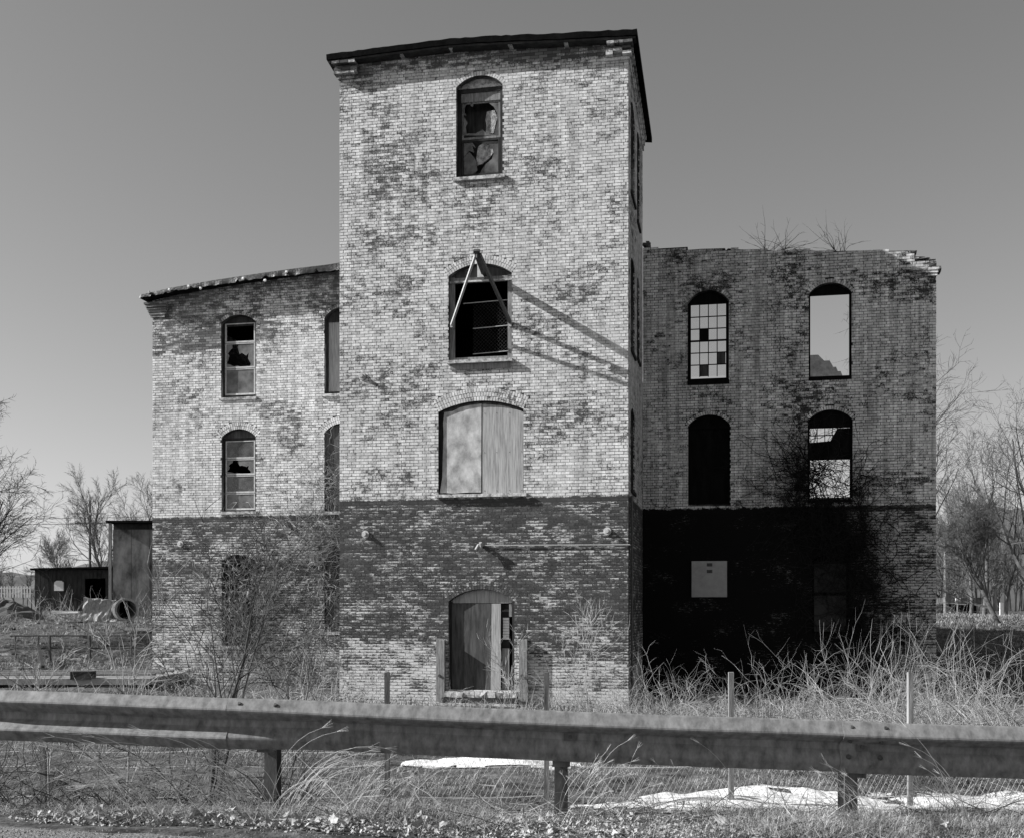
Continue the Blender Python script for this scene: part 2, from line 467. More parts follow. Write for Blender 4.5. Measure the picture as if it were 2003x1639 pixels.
# gravel shoulder of the road, its edge runs a little askew
def edge_y(x): return 6.08 - 0.22 * np.minimum(x, 0) - 0.06 * np.maximum(x, 0) + 0.10 * (fbm(x * 1.5, x * 0 + 3.3, 4) - 0.5)
xs = np.linspace(-9, 9, 240)
rows = []
for t in np.linspace(0, 1, 40):
    yy = -8 + (edge_y(xs) + 8) * t
    rows.append(np.stack([xs, yy, ground_z(xs, yy) * (1 if t < 1 else 1) + 0.006 + 0.012 * (fbm(xs * 9, yy * 9, 3) - 0.3) - (0.03 if t == 1 else 0)], -1))
V = np.array(rows); idx = np.arange(40 * 240).reshape(40, 240)
Fq = np.stack([idx[:-1, :-1], idx[:-1, 1:], idx[1:, 1:], idx[1:, :-1]], -1).reshape(-1, 4)
tag(link('road', np_mesh('road', V.reshape(-1, 3), Fq, True), M['gravel']), kind='structure')

# snow lying in the dip
def snow_patch(cx, cy, rx, ry, seed, thr=0.42):
    n1, n2 = int(rx * 26), int(ry * 26)
    xs = np.linspace(cx - rx, cx + rx, n1); ys_ = np.linspace(cy - ry, cy + ry, n2)
    X, Y = np.meshgrid(xs, ys_)
    d = np.sqrt(((X - cx) / rx) ** 2 + ((Y - cy) / ry) ** 2)
    h = (1 - d) * 0.9 + (fbm(X * 1.6, Y * 2.4, seed, 5) - 0.5) * 1.1
    Z = ground_z(X, Y) + np.clip(h, -0.4, 0.25) * 0.14
    keep = h > -0.02
    idx = np.arange(n1 * n2).reshape(n2, n1)
    kk = keep[:-1, :-1] & keep[1:, 1:] & keep[1:, :-1] & keep[:-1, 1:]
    Fq = np.stack([idx[:-1, :-1], idx[:-1, 1:], idx[1:, 1:], idx[1:, :-1]], -1)[kk]
    V = np.stack([X, Y, Z], -1).reshape(-1, 3)
    used = np.unique(Fq); mp = np.zeros(len(V), int); mp[used] = np.arange(len(used))
    return np_mesh('snow', V[used], mp[Fq].reshape(-1, 4), True)
for cx, cy, rx, ry, sd in ((2.7, 12.1, 2.1, 1.4, 3), (5.6, 11.4, 3.1, 2.1, 8), (-0.3, 16.4, 1.3, 0.6, 14)):
    tag(link('snow', snow_patch(cx, cy, rx, ry, sd), M['snow']), kind='stuff')

# distant hills
def ridge(name, y, prof, th=60):
    xs = np.array([p[0] for p in prof], float); zs = np.array([p[1] for p in prof], float)
    xx = np.linspace(xs[0], xs[-1], 240)
    zz = np.interp(xx, xs, zs) + (fbm(xx * 0.08, xx * 0 + y, 3, 5) - 0.5) * 5
    V = []; n = len(xx)
    for dy, k in ((0, 0.0), (th * 0.25, 0.5), (th * 0.6, 0.88), (th, 1.0), (th * 1.7, 0.6)):
        V.append(np.stack([xx, np.full(n, y + dy), 0.6 + (zz - 0.6) * k + (fbm(xx * 0.2, xx * 0 + dy, 7) - 0.5) * 2.5 * min(k * 3, 1)], -1))
    V = np.array(V); idx = np.arange(5 * n).reshape(5, n)
    Fq = np.stack([idx[:-1, :-1], idx[:-1, 1:], idx[1:, 1:], idx[1:, :-1]], -1).reshape(-1, 4)
    return tag(link(name, np_mesh(name, V.reshape(-1, 3), Fq, True), M['hill']), kind='structure')
ridge('hill', 330, [(-330, 9), (-190, 11), (-150, 15), (-120, 22), (-60, 20), (0, 18), (80, 20), (130, 26), (170, 36), (300, 44)])

# ------------------------------------------------------------------ the mill
mill = empty('brick_mill', (B0.x, B0.y, 0), -TH)
tag(mill, 'derelict brick mill with worn white paint, square tower in front and two wings', 'mill')

class Opening:
    """arched opening given by its pixels in the photograph on the plane n0"""
    def __init__(s, x0, x1, crown, spring, sill, n0, rings=1):
        xm = (x0 + x1) / 2
        s.u0 = U(x0, sill, n0)[0]; s.u1 = U(x1, sill, n0)[0]
        s.zs = U(xm, sill, n0)[1]; s.zp = U(xm, spring, n0)[1]; s.zc = U(xm, crown, n0)[1]
        s.n0 = n0; s.rings = rings
        s.um = (s.u0 + s.u1) / 2; w = s.u1 - s.u0; r = s.zc - s.zp
        s.w = w; s.R = (w * w / 4 + r * r) / (2 * r); s.cz = s.zc - s.R
        s.ang = math.asin(min(1, w / 2 / s.R))
    def outline(s, inset=0.0, k=14):
        pts = [(s.u0 + inset, s.zs + inset), (s.u1 - inset, s.zs + inset)]
        for i in range(k + 1):
            a = s.ang - 2 * s.ang * i / k
            pts.append((s.um + (s.R - inset) * math.sin(a) * (1 - 0), s.cz + (s.R - inset) * math.cos(a)))
        pts[2] = (s.u1 - inset, pts[2][1]); pts[-1] = (s.u0 + inset, pts[-1][1])
        return pts
    def head(s, inset, z0, k=14):
        """the part of the opening above z0 (for boards that fill the arch)"""
        pts = [p for p in s.outline(inset, k)[2:] if p[1] > z0 + 0.004]
        return [(s.u0 + inset, z0), (s.u1 - inset, z0)] + pts
    def span(s, z):
        if z < s.zs - 0.01 or s.rings < 0: return None
        if z <= s.zp: return (s.u0, s.u1)
        Ro = s.R + s.rings * 0.108 + 0.004
        dz = z - s.cz
        if dz >= Ro: return None
        hw = min(math.sqrt(Ro * Ro - dz * dz), math.tan(s.ang) * dz + 0.004)
        return (s.um - hw, s.um + hw)

def holed_slab(name, outer, holes, t):
    """slab of thickness t with holes; outline in (x, z), front at y = 0 running back to y = t"""
    cu = bpy.data.curves.new(name, 'CURVE'); cu.dimensions = '2D'; cu.fill_mode = 'BOTH'; cu.extrude = t / 2
    for pts in [outer] + holes:
        sp = cu.splines.new('POLY'); sp.points.add(len(pts) - 1)
        for q, (x, z) in zip(sp.points, pts): q.co = (x, z, 0, 1)
        sp.use_cyclic_u = True
    ob = bpy.data.objects.new(name, cu)
    me = bpy.data.meshes.new_from_object(ob)
    bpy.data.objects.remove(ob)
    V = np.zeros(len(me.vertices) * 3); me.vertices.foreach_get('co', V); V = V.reshape(-1, 3)
    W = np.stack([V[:, 0], t / 2 - V[:, 2], V[:, 1]], -1)
    me.vertices.foreach_set('co', W.ravel().astype(np.float32)); me.update()
    for p in me.polygons: p.use_smooth = False
    me.materials.clear()
    return me

def shift_mesh(me, fn):
    V = np.zeros(len(me.vertices) * 3); me.vertices.foreach_get('co', V); V = V.reshape(-1, 3)
    me.vertices.foreach_set('co', fn(V).ravel().astype(np.float32)); me.update(); return me

COURSE, BL = 0.0745, 0.219
def lay_bricks(u0, u1, zbot, top_fn, openings, seed, prot_fn, phase=0.0):
    """list of bricks (ua, ub, za, zb, protrusion, random) laid in American bond round the openings"""
    rg = random.Random(seed); out = []
    c = 0; z = zbot
    while True:
        za, zb_ = z + 0.0055, z + COURSE - 0.0070
        if za > top_fn(u0) and za > top_fn(u1) and za > top_fn((u0 + u1) / 2) and za > max(top_fn(u0 + (u1 - u0) * k / 12) for k in range(13)): break
        zm = (za + zb_) / 2
        header = (c % 7 == 3)
        spans = sorted([sp for sp in (o.span(zm) for o in openings) if sp])
        # free stretches of this course
        free = []; a = u0
        for sa, sb in spans:
            if sa > a: free.append((a, sa))
            a = max(a, sb)
        if a < u1: free.append((a, u1))
        x = u0 - rg.uniform(0, 0.01) - (0 if c % 2 else BL / 2) + phase
        if header: x = u0 - BL * 0.3
        k = 0
        while x < u1:
            ln = BL if not header else (BL if k % 2 else BL * 0.5)
            xa, xb = x + 0.006, x + ln - 0.007 + rg.uniform(-0.003, 0.003)
            for fa, fb in free:
                ya, yb = max(xa, fa), min(xb, fb)
                if yb - ya > 0.028:
                    if (yb + ya) / 2 > u0 and zb_ <= top_fn((ya + yb) / 2) + 0.012:
                        wz = 0.010 * (math.sin(ya * 1.7 + c * 0.13 + seed) * 0.4)
                        out.append((ya, yb, za + wz, zb_ + wz + rg.uniform(-0.002, 0.002), prot_fn((ya + yb) / 2, zm) + rg.uniform(-0.0007, 0.0007), rg.random()))
            x += ln; k += 1
        z += COURSE; c += 1
    return out

BOXF = np.array([[0, 1, 5, 4], [2, 6, 7, 3], [0, 4, 6, 2], [1, 3, 7, 5], [0, 1, 3, 2][::-1]])
def brick_arrays(B, depth=0.03, rg=None):
    """(ua,ub,za,zb,prot,rnd): boxes whose face stands prot in front of y = 0.012"""
    B = np.asarray(B, float); n = len(B)
    V = np.zeros((n, 8, 3))
    jt = RNG.uniform(-0.0008, 0.0008, (n, 4))
    e = RNG.uniform(-0.0012, 0.0012, (n, 8, 3)); e[:, :, 1] *= 0.25
    yf = 0.012 - B[:, 4]
    # order: z (2) x y(front/back)... index = iz*4 + iy*2 + ix
    i = 0
    for iz in (0, 1):
        for iy in (0, 1):
            for ix in (0, 1):
                V[:, i, 0] = B[:, 0 + ix]; V[:, i, 2] = B[:, 2 + iz]
                V[:, i, 1] = (yf + jt[:, iz * 2 + ix]) if iy == 0 else 0.012 + depth
                i += 1
    V += e
    Fc = np.array([[0, 1, 5, 4], [4, 5, 7, 6], [2, 3, 1, 0], [0, 4, 6, 2], [1, 3, 7, 5]])
    return V, Fc

def brick_mesh(name, B):
    V, Fc = brick_arrays(B)
    n = len(V)
    Fq = (np.arange(n) * 8)[:, None, None] + Fc[None]
    me = np_mesh(name, V.reshape(-1, 3), Fq.reshape(-1, 4))
    rnd_attr(me, np.repeat(np.asarray(B)[:, 5], 8))
    return me

def voussoirs(o, rg):
    """bricks on edge round the arch, as quads in (u, z)"""
    out = []
    for k in range(o.rings):
        r0 = o.R + k * 0.108 + 0.004; r1 = r0 + 0.098
        n = max(6, round(2 * o.ang * (r0 + 0.05) / 0.070))
        for i in range(n):
            a0 = -o.ang + 2 * o.ang * i / n + 0.006 / r0; a1 = -o.ang + 2 * o.ang * (i + 1) / n - 0.006 / r0
            j = rg.uniform(-0.004, 0.004)
            out.append(([(o.um + r * math.sin(a), o.cz + r * math.cos(a)) for a, r in ((a0, r0), (a1, r0), (a1, r1 + j), (a0, r1 + j))], rg.uniform(0.003, 0.006), rg.random()))
    return out

def voussoir_mesh(name, vs):
    V = []; Fq = []; rr = []
    for q, p, rn in vs:
        b = len(V)
        for y in (0.012 - p, 0.045):
            for x, z in q: V.append((x, y + random.uniform(-0.0006, 0.0006), z))
        Fq += [[b + i for i in f] for f in ((0, 1, 2, 3), (0, 4, 5, 1), (1, 5, 6, 2), (2, 6, 7, 3), (3, 7, 4, 0))]
        rr += [rn] * 8
    me = np_mesh(name, V, np.array(Fq)); rnd_attr(me, rr); return me

SINGLE_POOL = []
def prot_field(seed, ops):
    def f(u, z):
        k = float(fbm(np.array([u * 0.7]), np.array([z * 0.8]), seed)[0])
        p = 0.0022 + 0.0034 * min(1, max(0, (0.62 - k) / 0.2))
        for o in ops:
            d = max(abs(u - o.um) - o.w / 2, 0) + max(z - o.zc, o.zs - z, 0)
            if d < 0.3: p *= 0.5 + 0.5 * d / 0.3
        return p
    return f

def front_wall(name, u0, u1, zbot, top, ops, n0, mb, mm, seed, thick=0.34, label=None, singles=False, arch_parts=False):
    """top: list of (u, z) from u0 to u1; returns the wall part"""
    tf = lambda u: float(np.interp(u, [p[0] for p in top], [p[1] for p in top]))
    outer = [(u0 + 0.01, zbot), (u1 - 0.01, zbot)] + [(min(max(x, u0 + 0.01), u1 - 0.01), z - 0.03) for x, z in reversed(top)]
    me = holed_slab(name, outer, [o.outline() for o in ops if o.rings >= 0], thick)
    shift_mesh(me, lambda V: V + np.array([0, n0 + 0.012, 0]))
    rnd_attr(me, np.full(len(me.vertices), 0.5))
    wall = link(name, me, mm, mill)
    if label: wall['label'] = label
    B = lay_bricks(u0, u1, zbot, tf, ops, seed, prot_field(seed, ops))
    for b in B: b_n = None
    if singles:
        keep = sorted(range(len(B)), key=lambda i: -((B[i][1] - B[i][0]) * (B[i][3] - B[i][2]) * (27.0 / (27.0 - B[i][0] * math.sin(TH))) ** 2 * (1 if B[i][2] > -0.75 else 0)))[:300]
        ks_ = set(keep)
        for i in keep:
            me1 = brick_mesh('brick', [B[i]])
            o = link('brick', me1, mb, wall); o.location = (0, n0, 0)
        B = [b for i, b in enumerate(B) if i not in ks_]
    vs = []
    rg = random.Random(seed + 5)
    for o in ops:
        if o.rings > 0:
            q = voussoirs(o, rg)
            if arch_parts:
                for v in q:
                    ob = link('arch_brick', voussoir_mesh('arch_brick', [v]), mb, wall); ob.location = (0, n0, 0)
            else: vs += q
    if vs:
        ob = link('arch_bricks', voussoir_mesh('arch_bricks', vs), mb, wall); ob.location = (0, n0, 0); ob['kind'] = 'stuff'
    ob = link('brickwork', brick_mesh('brickwork', B), mb, wall); ob.location = (0, n0, 0); ob['kind'] = 'stuff'
    return wall

# openings of the tower
T4 = Opening(892, 983, 148, 168, 346, 0, 1)
T3 = Opening(877, 1001, 516, 537, 706, 0, 2)
T2 = Opening(857, 1024, 784, 803, 966, 0, 3)
T1 = Opening(877, 1006, 1152, 1176, 1350, 0, 2)
UL = U(664, 700, 0)[0]                    # left corner of the tower
ZBOT = -1.75
def top_px(pts, n0): return [U(x, y, n0) for x, y in pts]
ttop = top_px([(664, 122), (760, 100), (880, 86), (1000, 80), (1229.5, 72)], 0)
ttop[0] = (UL, ttop[0][1]); ttop[-1] = (0.0, ttop[-1][1])
tower_wall = front_wall('tower_wall', UL, 0.0, ZBOT, ttop, [T4, T3, T2, T1], 0.0, M['brick_tower'], M['mortar_tower'], 3,
                        label='front wall of the tower', singles=True, arch_parts=True)

# right side of the tower, in shade: laid the same way on the plane u = 0
def side_wall():
    ops = []
    for (x0, x1, c, s, b) in ((1234.6, 1242.2, 205, 222, 388), (1246.6, 1251.6, 262, 276, 440), (1234.6, 1242.2, 508, 522, 690),
                              (1246.6, 1251.6, 545, 556, 705), (1234.6, 1242.2, 800, 812, 960)):
        o = Opening.__new__(Opening)
        o.u0 = NS(x0, b)[0]; o.u1 = NS(x1, b)[0]; xm = (x0 + x1) / 2
        o.zs = NS(xm, b)[1]; o.zp = NS(xm, s)[1]; o.zc = NS(xm, c)[1]
        o.n0 = 0; o.rings = 1; o.um = (o.u0 + o.u1) / 2; w = o.u1 - o.u0; o.w = w; r = min(o.zc - o.zp, w * 0.3)
        o.zc = o.zp + r
        o.R = (w * w / 4 + r * r) / (2 * r); o.cz = o.zc - o.R; o.ang = math.asin(min(1, w / 2 / o.R)); ops.append(o)
    zt = ttop[-1][1] - 0.06
    me = holed_slab('tower_side_wall', [(0.34, ZBOT), (N_W, ZBOT), (N_W, zt - 0.12 * N_W), (0.34, zt - 0.06)], [o.outline() for o in ops], 0.34)
    shift_mesh(me, lambda V: np.stack([-0.012 - V[:, 1], V[:, 0], V[:, 2]], -1)); rnd_attr(me, np.full(len(me.vertices), 0.5))
    me.flip_normals()
    w = link('tower_side_wall', me, M['mortar_tower'], mill)
    B = lay_bricks(0.0, N_W, ZBOT, lambda u: zt - 0.12 * u, ops, 9, prot_field(9, ops))
    mm = brick_mesh('brickwork', B)
    shift_mesh(mm, lambda V: np.stack([-V[:, 1], V[:, 0], V[:, 2]], -1))
    ob = link('brickwork', mm, M['brick_tower'], w); ob['kind'] = 'stuff'
    rg = random.Random(2); vs = []
    for o in ops: vs += voussoirs(o, rg)
    mm = voussoir_mesh('arch_bricks', vs); shift_mesh(mm, lambda V: np.stack([-V[:, 1], V[:, 0], V[:, 2]], -1))
    ob = link('arch_bricks', mm, M['brick_tower'], w); ob['kind'] = 'stuff'
    for o in ops:   # each side window: a dark frame, boards behind
        m = MB(); f = 0.07
        m.box(-0.16, -0.10, o.u0, o.u0 + f, o.zs, o.zp); m.box(-0.16, -0.10, o.u1 - f, o.u1, o.zs, o.zp)
        m.box(-0.16, -0.10, o.u0 + f, o.u1 - f, (o.zs + o.zp) / 2 - 0.03, (o.zs + o.zp) / 2 + 0.03)
        m.box(-0.16, 0.04, o.u0 - 0.04, o.u1 + 0.04, o.zs - 0.09, o.zs - 0.003)
        wn_ = m.build('window', M['dark_wood'], mill)
        MB().box(-0.14, -0.135, o.u0 + f, o.u1 - f, o.zs, o.zp).build('pane', M['glass'], wn_)
    return zt
ztop_side = side_wall()

# plain walls out of sight and dark interior
mb = MB(); mb.box(UL + 0.01, UL + 0.35, 0.36, N_W, ZBOT, ttop[0][1] - 0.95); mb.build('tower_left_wall', M['brick_left'], mill)
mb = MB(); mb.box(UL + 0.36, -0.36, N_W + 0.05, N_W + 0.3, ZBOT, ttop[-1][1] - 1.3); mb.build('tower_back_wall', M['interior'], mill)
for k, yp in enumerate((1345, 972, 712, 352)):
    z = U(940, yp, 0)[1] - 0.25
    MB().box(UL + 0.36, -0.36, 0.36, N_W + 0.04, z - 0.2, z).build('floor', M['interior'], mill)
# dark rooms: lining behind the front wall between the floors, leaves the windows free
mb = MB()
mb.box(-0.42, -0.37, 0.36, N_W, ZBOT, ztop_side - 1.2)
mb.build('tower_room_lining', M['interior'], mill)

# tower corbels, brick by brick
def corbel(name, u0, u1, y_px, xs_px, steps, right):
    m = MB()
    return m
def corbel_bricks(ucorner, sgn, ztop, length=0.62):
    """stepped courses that carry the eave at a corner, each course a row of bricks"""
    rows = [(0.0, 0.06, 1), (1, 0.20, 1), (2, 0.20, 1), (3, 0.15, 2), (4, 0.28, 2), (5, 0.20, 3), (6, 0.22, 3), (7, 0.22, 3), (8, 0.22, 3)]
    m = MB()
    for c, pr, k in rows[:7 if sgn < 0 else 6]:
        z0 = ztop + c * COURSE
        x = 0.0
        while x < length - 0.02:
            w = min(random.choice((BL, BL, BL / 2)), length - x)
            a = ucorner - sgn * (x) + sgn * pr * 0.4; b = ucorner - sgn * (x + w - 0.010) + sgn * pr * 0.4
            if random.random() > 0.06:
                m.box(min(a, b), max(a, b), -pr + random.uniform(-0.006, 0.006), 0.02, z0 + 0.004, z0 + COURSE - 0.005, 0.0025)
            x += w
    return m
for (uc, sg, py) in ((UL, -1, 158), (0.0, 1, 118)):
    z0 = U(664 if sg < 0 else 1228, py, 0)[1]
    m = corbel_bricks(uc, sg, z0)
    o = m.build('corbel', M['brick_tower'], mill); rnd_attr(o.data, RNG.random(len(o.data.vertices) // 8).repeat(8)); o['label'] = 'stepped brick corbel under the tower eave'
# side corbel: stepped dentils under the right eave
m = MB()
for k in range(16):
    n = 0.12 + k * 0.27
    if n > N_W - 0.1: break
    for c, pr in ((0, 0.03), (1, 0.06), (2, 0.10)):
        z0 = ztop_side - 0.50 - 0.115 * n + c * 0.15
        m.box(0.0, pr, n + c * 0.02, n + 0.17, z0 + 0.004, z0 + 0.14, 0.003)
o = m.build('dentils', M['brick_tower'], mill); rnd_attr(o.data, RNG.random(len(o.data.vertices))); o['kind'] = 'stuff'

# tower roof: a low gable of black roofing that overhangs on three sides
OV = -0.32
BACK = 0.11                              # the tower roof falls towards the back
rp = [U(x, y, OV) for x, y in ((638, 107), (700, 99), (760, 91), (880, 76), (940, 72), (1000, 69), (1100, 65), (1190, 60), (1246, 57))]
th_r = 0.13
V = []; Fc = []
nseg = 26
prof = []
for i in range(len(rp) - 1):
    for k in range(6):
        t = k / 6; prof.append((rp[i][0] * (1 - t) + rp[i + 1][0] * t, rp[i][1] * (1 - t) + rp[i + 1][1] * t))
prof.append(rp[-1])
for j, n in enumerate((OV, 1.0, 2.5, N_W + 0.35)):
    for (x, z) in prof:
        jz = random.uniform(-0.012, 0.012)
        zz_ = z - BACK * (n - OV); V.append((x, n, zz_ + jz)); V.append((x, n + (0.0 if j else 0.02), zz_ - th_r + random.uniform(-0.008, 0.008)))
npf = len(prof)
for j in range(3):
    for i in range(npf - 1):
        a = (j * npf + i) * 2; b = a + 2; c = a + 2 * npf; d = c + 2
        Fc += [[a, b, d, c], [a + 1, c + 1, d + 1, b + 1]]
for i in range(npf - 1):
    a = i * 2; Fc.append([a, a + 1, a + 3, a + 2]); c = (3 * npf + i) * 2; Fc.append([c, c + 2, c + 3, c + 1])
for j in range(3):
    for i in (0, npf - 1):
        a = (j * npf + i) * 2; c = a + 2 * npf; Fc.append([a, c, c + 1, a + 1] if i == 0 else [a, a + 1, c + 1, c])
roof = link('tower_roof', np_mesh('tower_roof', V, Fc), M['black_roof'], mill)
roof['label'] = 'low black tar roof of the tower with deep overhang'
m = MB()   # dark soffit boards right under the roofing
for i in range(len(rp) - 1):
    m.prism([(rp[i][0] + (0.04 if i == 0 else 0.0), rp[i][1] - th_r - 0.06), (rp[i + 1][0] - (0.04 if i == len(rp) - 2 else 0), rp[i + 1][1] - th_r - 0.06), (rp[i + 1][0] - (0.04 if i == len(rp) - 2 else 0), rp[i + 1][1] - th_r - 0.012), (rp[i][0] + (0.04 if i == 0 else 0.0), rp[i][1] - th_r - 0.012)], OV + 0.05, 0.0)
m.build('soffit', M['dark_wood'], roof)
for x, y in ((785, 100), (882, 88), (998, 82), (1107, 78)):
    u, z = U(x, y, -0.2)
    MB().box(u - 0.05, u + 0.05, -0.24, 0.0, z - 0.10, z + 0.09, 0.004).build('rafter_end', M['pale_wood'], roof)

# ---- windows of the tower
def poly_px(pts, n): return [U(x, y, n) for x, y in pts]

def sash_frame(o, nn, w, parts, m, name='window', label=None, t=0.05, sill=True, sillmat=None, sw=0.06, sill_out=0.07, sill_h=0.085, headz=None):
    """jambs + head + sill of a window in opening o; returns the part"""
    fr = MB()
    fr.box(o.u0 + 0.003, o.u0 + w, nn, nn + t, o.zs + 0.004, o.zp)
    fr.box(o.u1 - w, o.u1 - 0.003, nn, nn + t, o.zs + 0.004, o.zp)
    fr.box(o.u0 + w, o.u1 - w, nn, nn + t, o.zs + 0.004, o.zs + w)
    hz = o.zp if headz is None else headz
    fr.box(o.u0 + w, o.u1 - w, nn - 0.004, nn + t, hz - w, hz)
    ob = fr.build(name, m, mill)
    if label: ob['label'] = label
    if sill:
        s = MB(); s.box(o.u0 - sw, o.u1 + sw, o.n0 - sill_out, nn, o.zs - sill_h, o.zs - 0.001, 0.004)
        s.build('sill', sillmat or M['pale_wood'], ob)
    return ob

# top window
nn = 0.16
w4 = sash_frame(T4, nn, 0.09, None, M['dark_wood'], label='top tower window with broken panes and a peeling head board')
zt1 = U(940, 198, nn)[1]; zt0 = U(940, 172, nn)[1]
hb = MB(); hb.prism(T4.head(0.01, zt0), nn + 0.01, nn + 0.05); hb.build('head_board', M['pale_wood'], w4)
MB().box(T4.u0 + 0.09, T4.u1 - 0.09, nn + 0.02, nn + 0.06, zt1, zt0 - 0.07, 0.003).build('head_board', M['grey_wood'], w4)
zm_ = U(940, 270, nn)[1]
sx0, sx1 = T4.u0 + 0.10, T4.u1 - 0.10
for k, (za, zb_) in enumerate(((zm_ - 0.01, zt1), (T4.zs + 0.09, zm_ - 0.04))):
    s = MB(); dn = 0.0 if k else 0.04
    s.box(sx0, sx0 + 0.045, nn + dn + 0.005, nn + dn + 0.04, za, zb_); s.box(sx1 - 0.045, sx1, nn + dn + 0.005, nn + dn + 0.04, za, zb_)
    s.box(sx0 + 0.045, sx1 - 0.045, nn + dn + 0.005, nn + dn + 0.04, za, za + 0.055); s.box(sx0 + 0.045, sx1 - 0.045, nn + dn + 0.005, nn + dn + 0.04, zb_ - 0.04, zb_)
    s.build('sash', M['grey_wood'] if not k else M['dark_wood'], w4)
frag = [  # broken glass left in the upper sash, then the lower one
    [(904, 202), (914, 202), (909, 212), (909, 222), (914, 228), (904, 224)],
    [(904, 224), (915, 241), (911, 250), (913, 262), (904, 266)],
    [(922, 203), (927, 202), (925, 210), (920, 208)],
    [(956, 202), (975, 202), (975, 264), (966, 264), (973, 240), (972, 222), (966, 210)],
    [(913, 262), (930, 262), (944, 254), (952, 262), (975, 264), (975, 266), (904, 266)],
    [(904, 277), (922, 277), (931, 290), (924, 286), (928, 300), (918, 296), (904, 312)],
    [(904, 313), (918, 298), (930, 312), (934, 334), (926, 342), (904, 342)],
    [(936, 277), (975, 277), (975, 342), (938, 342), (944, 330), (950, 322), (962, 312), (966, 300), (960, 285), (944, 280)]]
for f in frag:
    MB().prism(poly_px(f, nn + 0.05), nn + 0.045, nn + 0.051).build('pane', M['glass_grey'], w4)
for f in ([(953, 220), (968, 217), (973, 232), (966, 262), (950, 264), (952, 246), (950, 236)],
          [(936, 288), (946, 281), (960, 284), (966, 300), (957, 312), (944, 322), (932, 326), (932, 310)]):
    MB().prism(poly_px(f, nn + 0.12), nn + 0.09, nn + 0.13).build('fallen_plaster', M['plaster'], w4)
MB().box(T4.u0 - 0.1, T4.u1 + 0.1, 0.62, 0.66, T4.zs - 0.1, T4.zp + 0.1).build('backing_board', M['plywood'], w4)

# hoist window
nn = 0.14
z3 = U(940, 550, nn)[1]
w3 = sash_frame(T3, nn, 0.13, None, M['grey_wood'], label='open hoist window with iron guard bars', sill=False, headz=z3 + 0.10)
MB().prism(T3.head(0.01, z3 + 0.02), nn + 0.012, nn + 0.05).build('head_board', M['plywood'], w3)
MB().box(T3.u0 + 0.01, T3.u1 - 0.01, nn - 0.05, nn + 0.008, z3 - 0.03, z3 + 0.015, 0.003).build('transom', M['pale_wood'], w3)
MB().box(T3.u0 - 0.01, T3.u1 + 0.03, -0.12, nn, T3.zs - 0.06, T3.zs + 0.02, 0.004).build('sill', M['pale_wood'], w3)
MB().box(T3.u0 + 0.06, T3.u1 - 0.02, -0.025, -0.003, T3.zs - 0.21, T3.zs - 0.065, 0.004).build('apron_board', M['grey_wood'], w3)
gx0, gx1 = U(925, 600, nn + 0.2)[0], T3.u1 - 0.12
for yp in (590, 640, 690):
    z = U(960, yp, nn + 0.2)[1]
    MB().bar((gx0 - (0.25 if yp < 600 else 0), nn + 0.2, z - 0.02), (gx1, nn + 0.2, z + 0.02), 0.012).build('guard_bar', M['iron_pale'], w3)
gm = MB(); z0, z1 = U(960, 690, nn + .2)[1], U(960, 590, nn + .2)[1]
for i in range(24):
    for sgn in (-1, 1):
        x = gx0 + (gx1 - gx0 + (z1 - z0)) * i / 24
        p = (x, z0); q = (x - (z1 - z0), z1)
        if sgn < 0: p, q = (x - (z1 - z0), z0), (x, z1)
        # clip in x
        def clip(p, q):
            (xa, za), (xb, zb_) = p, q
            def at(xc): return za + (zb_ - za) * (xc - xa) / (xb - xa)
            if xa > xb: xa, za, xb, zb_ = xb, zb_, xa, za
            if xb <= gx0 or xa >= gx1: return None
            A = (xa, za) if xa >= gx0 else (gx0, za + (zb_ - za) * (gx0 - xa) / (xb - xa))
            B_ = (xb, zb_) if xb <= gx1 else (gx1, za + (zb_ - za) * (gx1 - xa) / (xb - xa))
            return A, B_
        c = clip(p, q)
        if c: gm.bar((c[0][0], nn + 0.21, c[0][1]), (c[1][0], nn + 0.21, c[1][1]), 0.0025, sides=3, cap=False)
gm.build('wire_mesh', M['iron'], w3)['kind'] = 'stuff'

# hoist: an iron A-frame that leans out of the wall above the opening
hoist = empty('hoist', mill_world(*[U(940, 530, 0)[0], 0, U(940, 530, 0)[1]]), -TH)
tag(hoist, 'iron hoist beam with two slanting stays projecting over the open tower window', 'hoist')
ho = (U(940, 530, 0)[0], 0, U(940, 530, 0)[1])
def HL(px, py, n):
    u, z = U(px, py, n); return Vector((u - ho[0], n, z - ho[2]))
root = HL(946, 533, 0.10); tip = HL(933, 497, -1.75)
MB().beam(root, tip, 0.10, 0.15).build('beam', M['iron'], hoist)
MB().beam(HL(883, 636, -0.02), tip + Vector((-0.05, 0.05, -0.02)), 0.05, 0.06).build('stay', M['iron_pale'], hoist)
MB().beam(HL(998, 631, -0.02), tip + Vector((0.05, 0.05, 0.0)), 0.06, 0.09).build('stay', M['iron'], hoist)
m = MB(); m.bar(tip + Vector((-0.07, -0.03, 0.05)), tip + Vector((0.07, -0.03, 0.05)), 0.05, sides=10); m.bar(tip + Vector((0, -0.02, -0.1)), tip + Vector((0, -0.02, 0.1)), 0.025)
m.build('pulley', M['iron'], hoist)
m = MB(); a = HL(937, 520, -0.05); m.prism([(a.x - 0.05, a.z - 0.28), (a.x + 0.12, a.z - 0.28), (a.x + 0.02, a.z - 0.12), (a.x + 0.02, a.z + 0.1), (a.x - 0.05, a.z + 0.1)], -0.03, 0.10)
m.build('bracket', M['white_wood'], hoist)
for px, py in ((883, 636), (998, 634)):
    a = HL(px, py, -0.02); MB().box(a.x - 0.03, a.x + 0.03, -0.03, 0.14, a.z - 0.06, a.z + 0.05).build('foot_plate', M['iron_pale'], hoist)

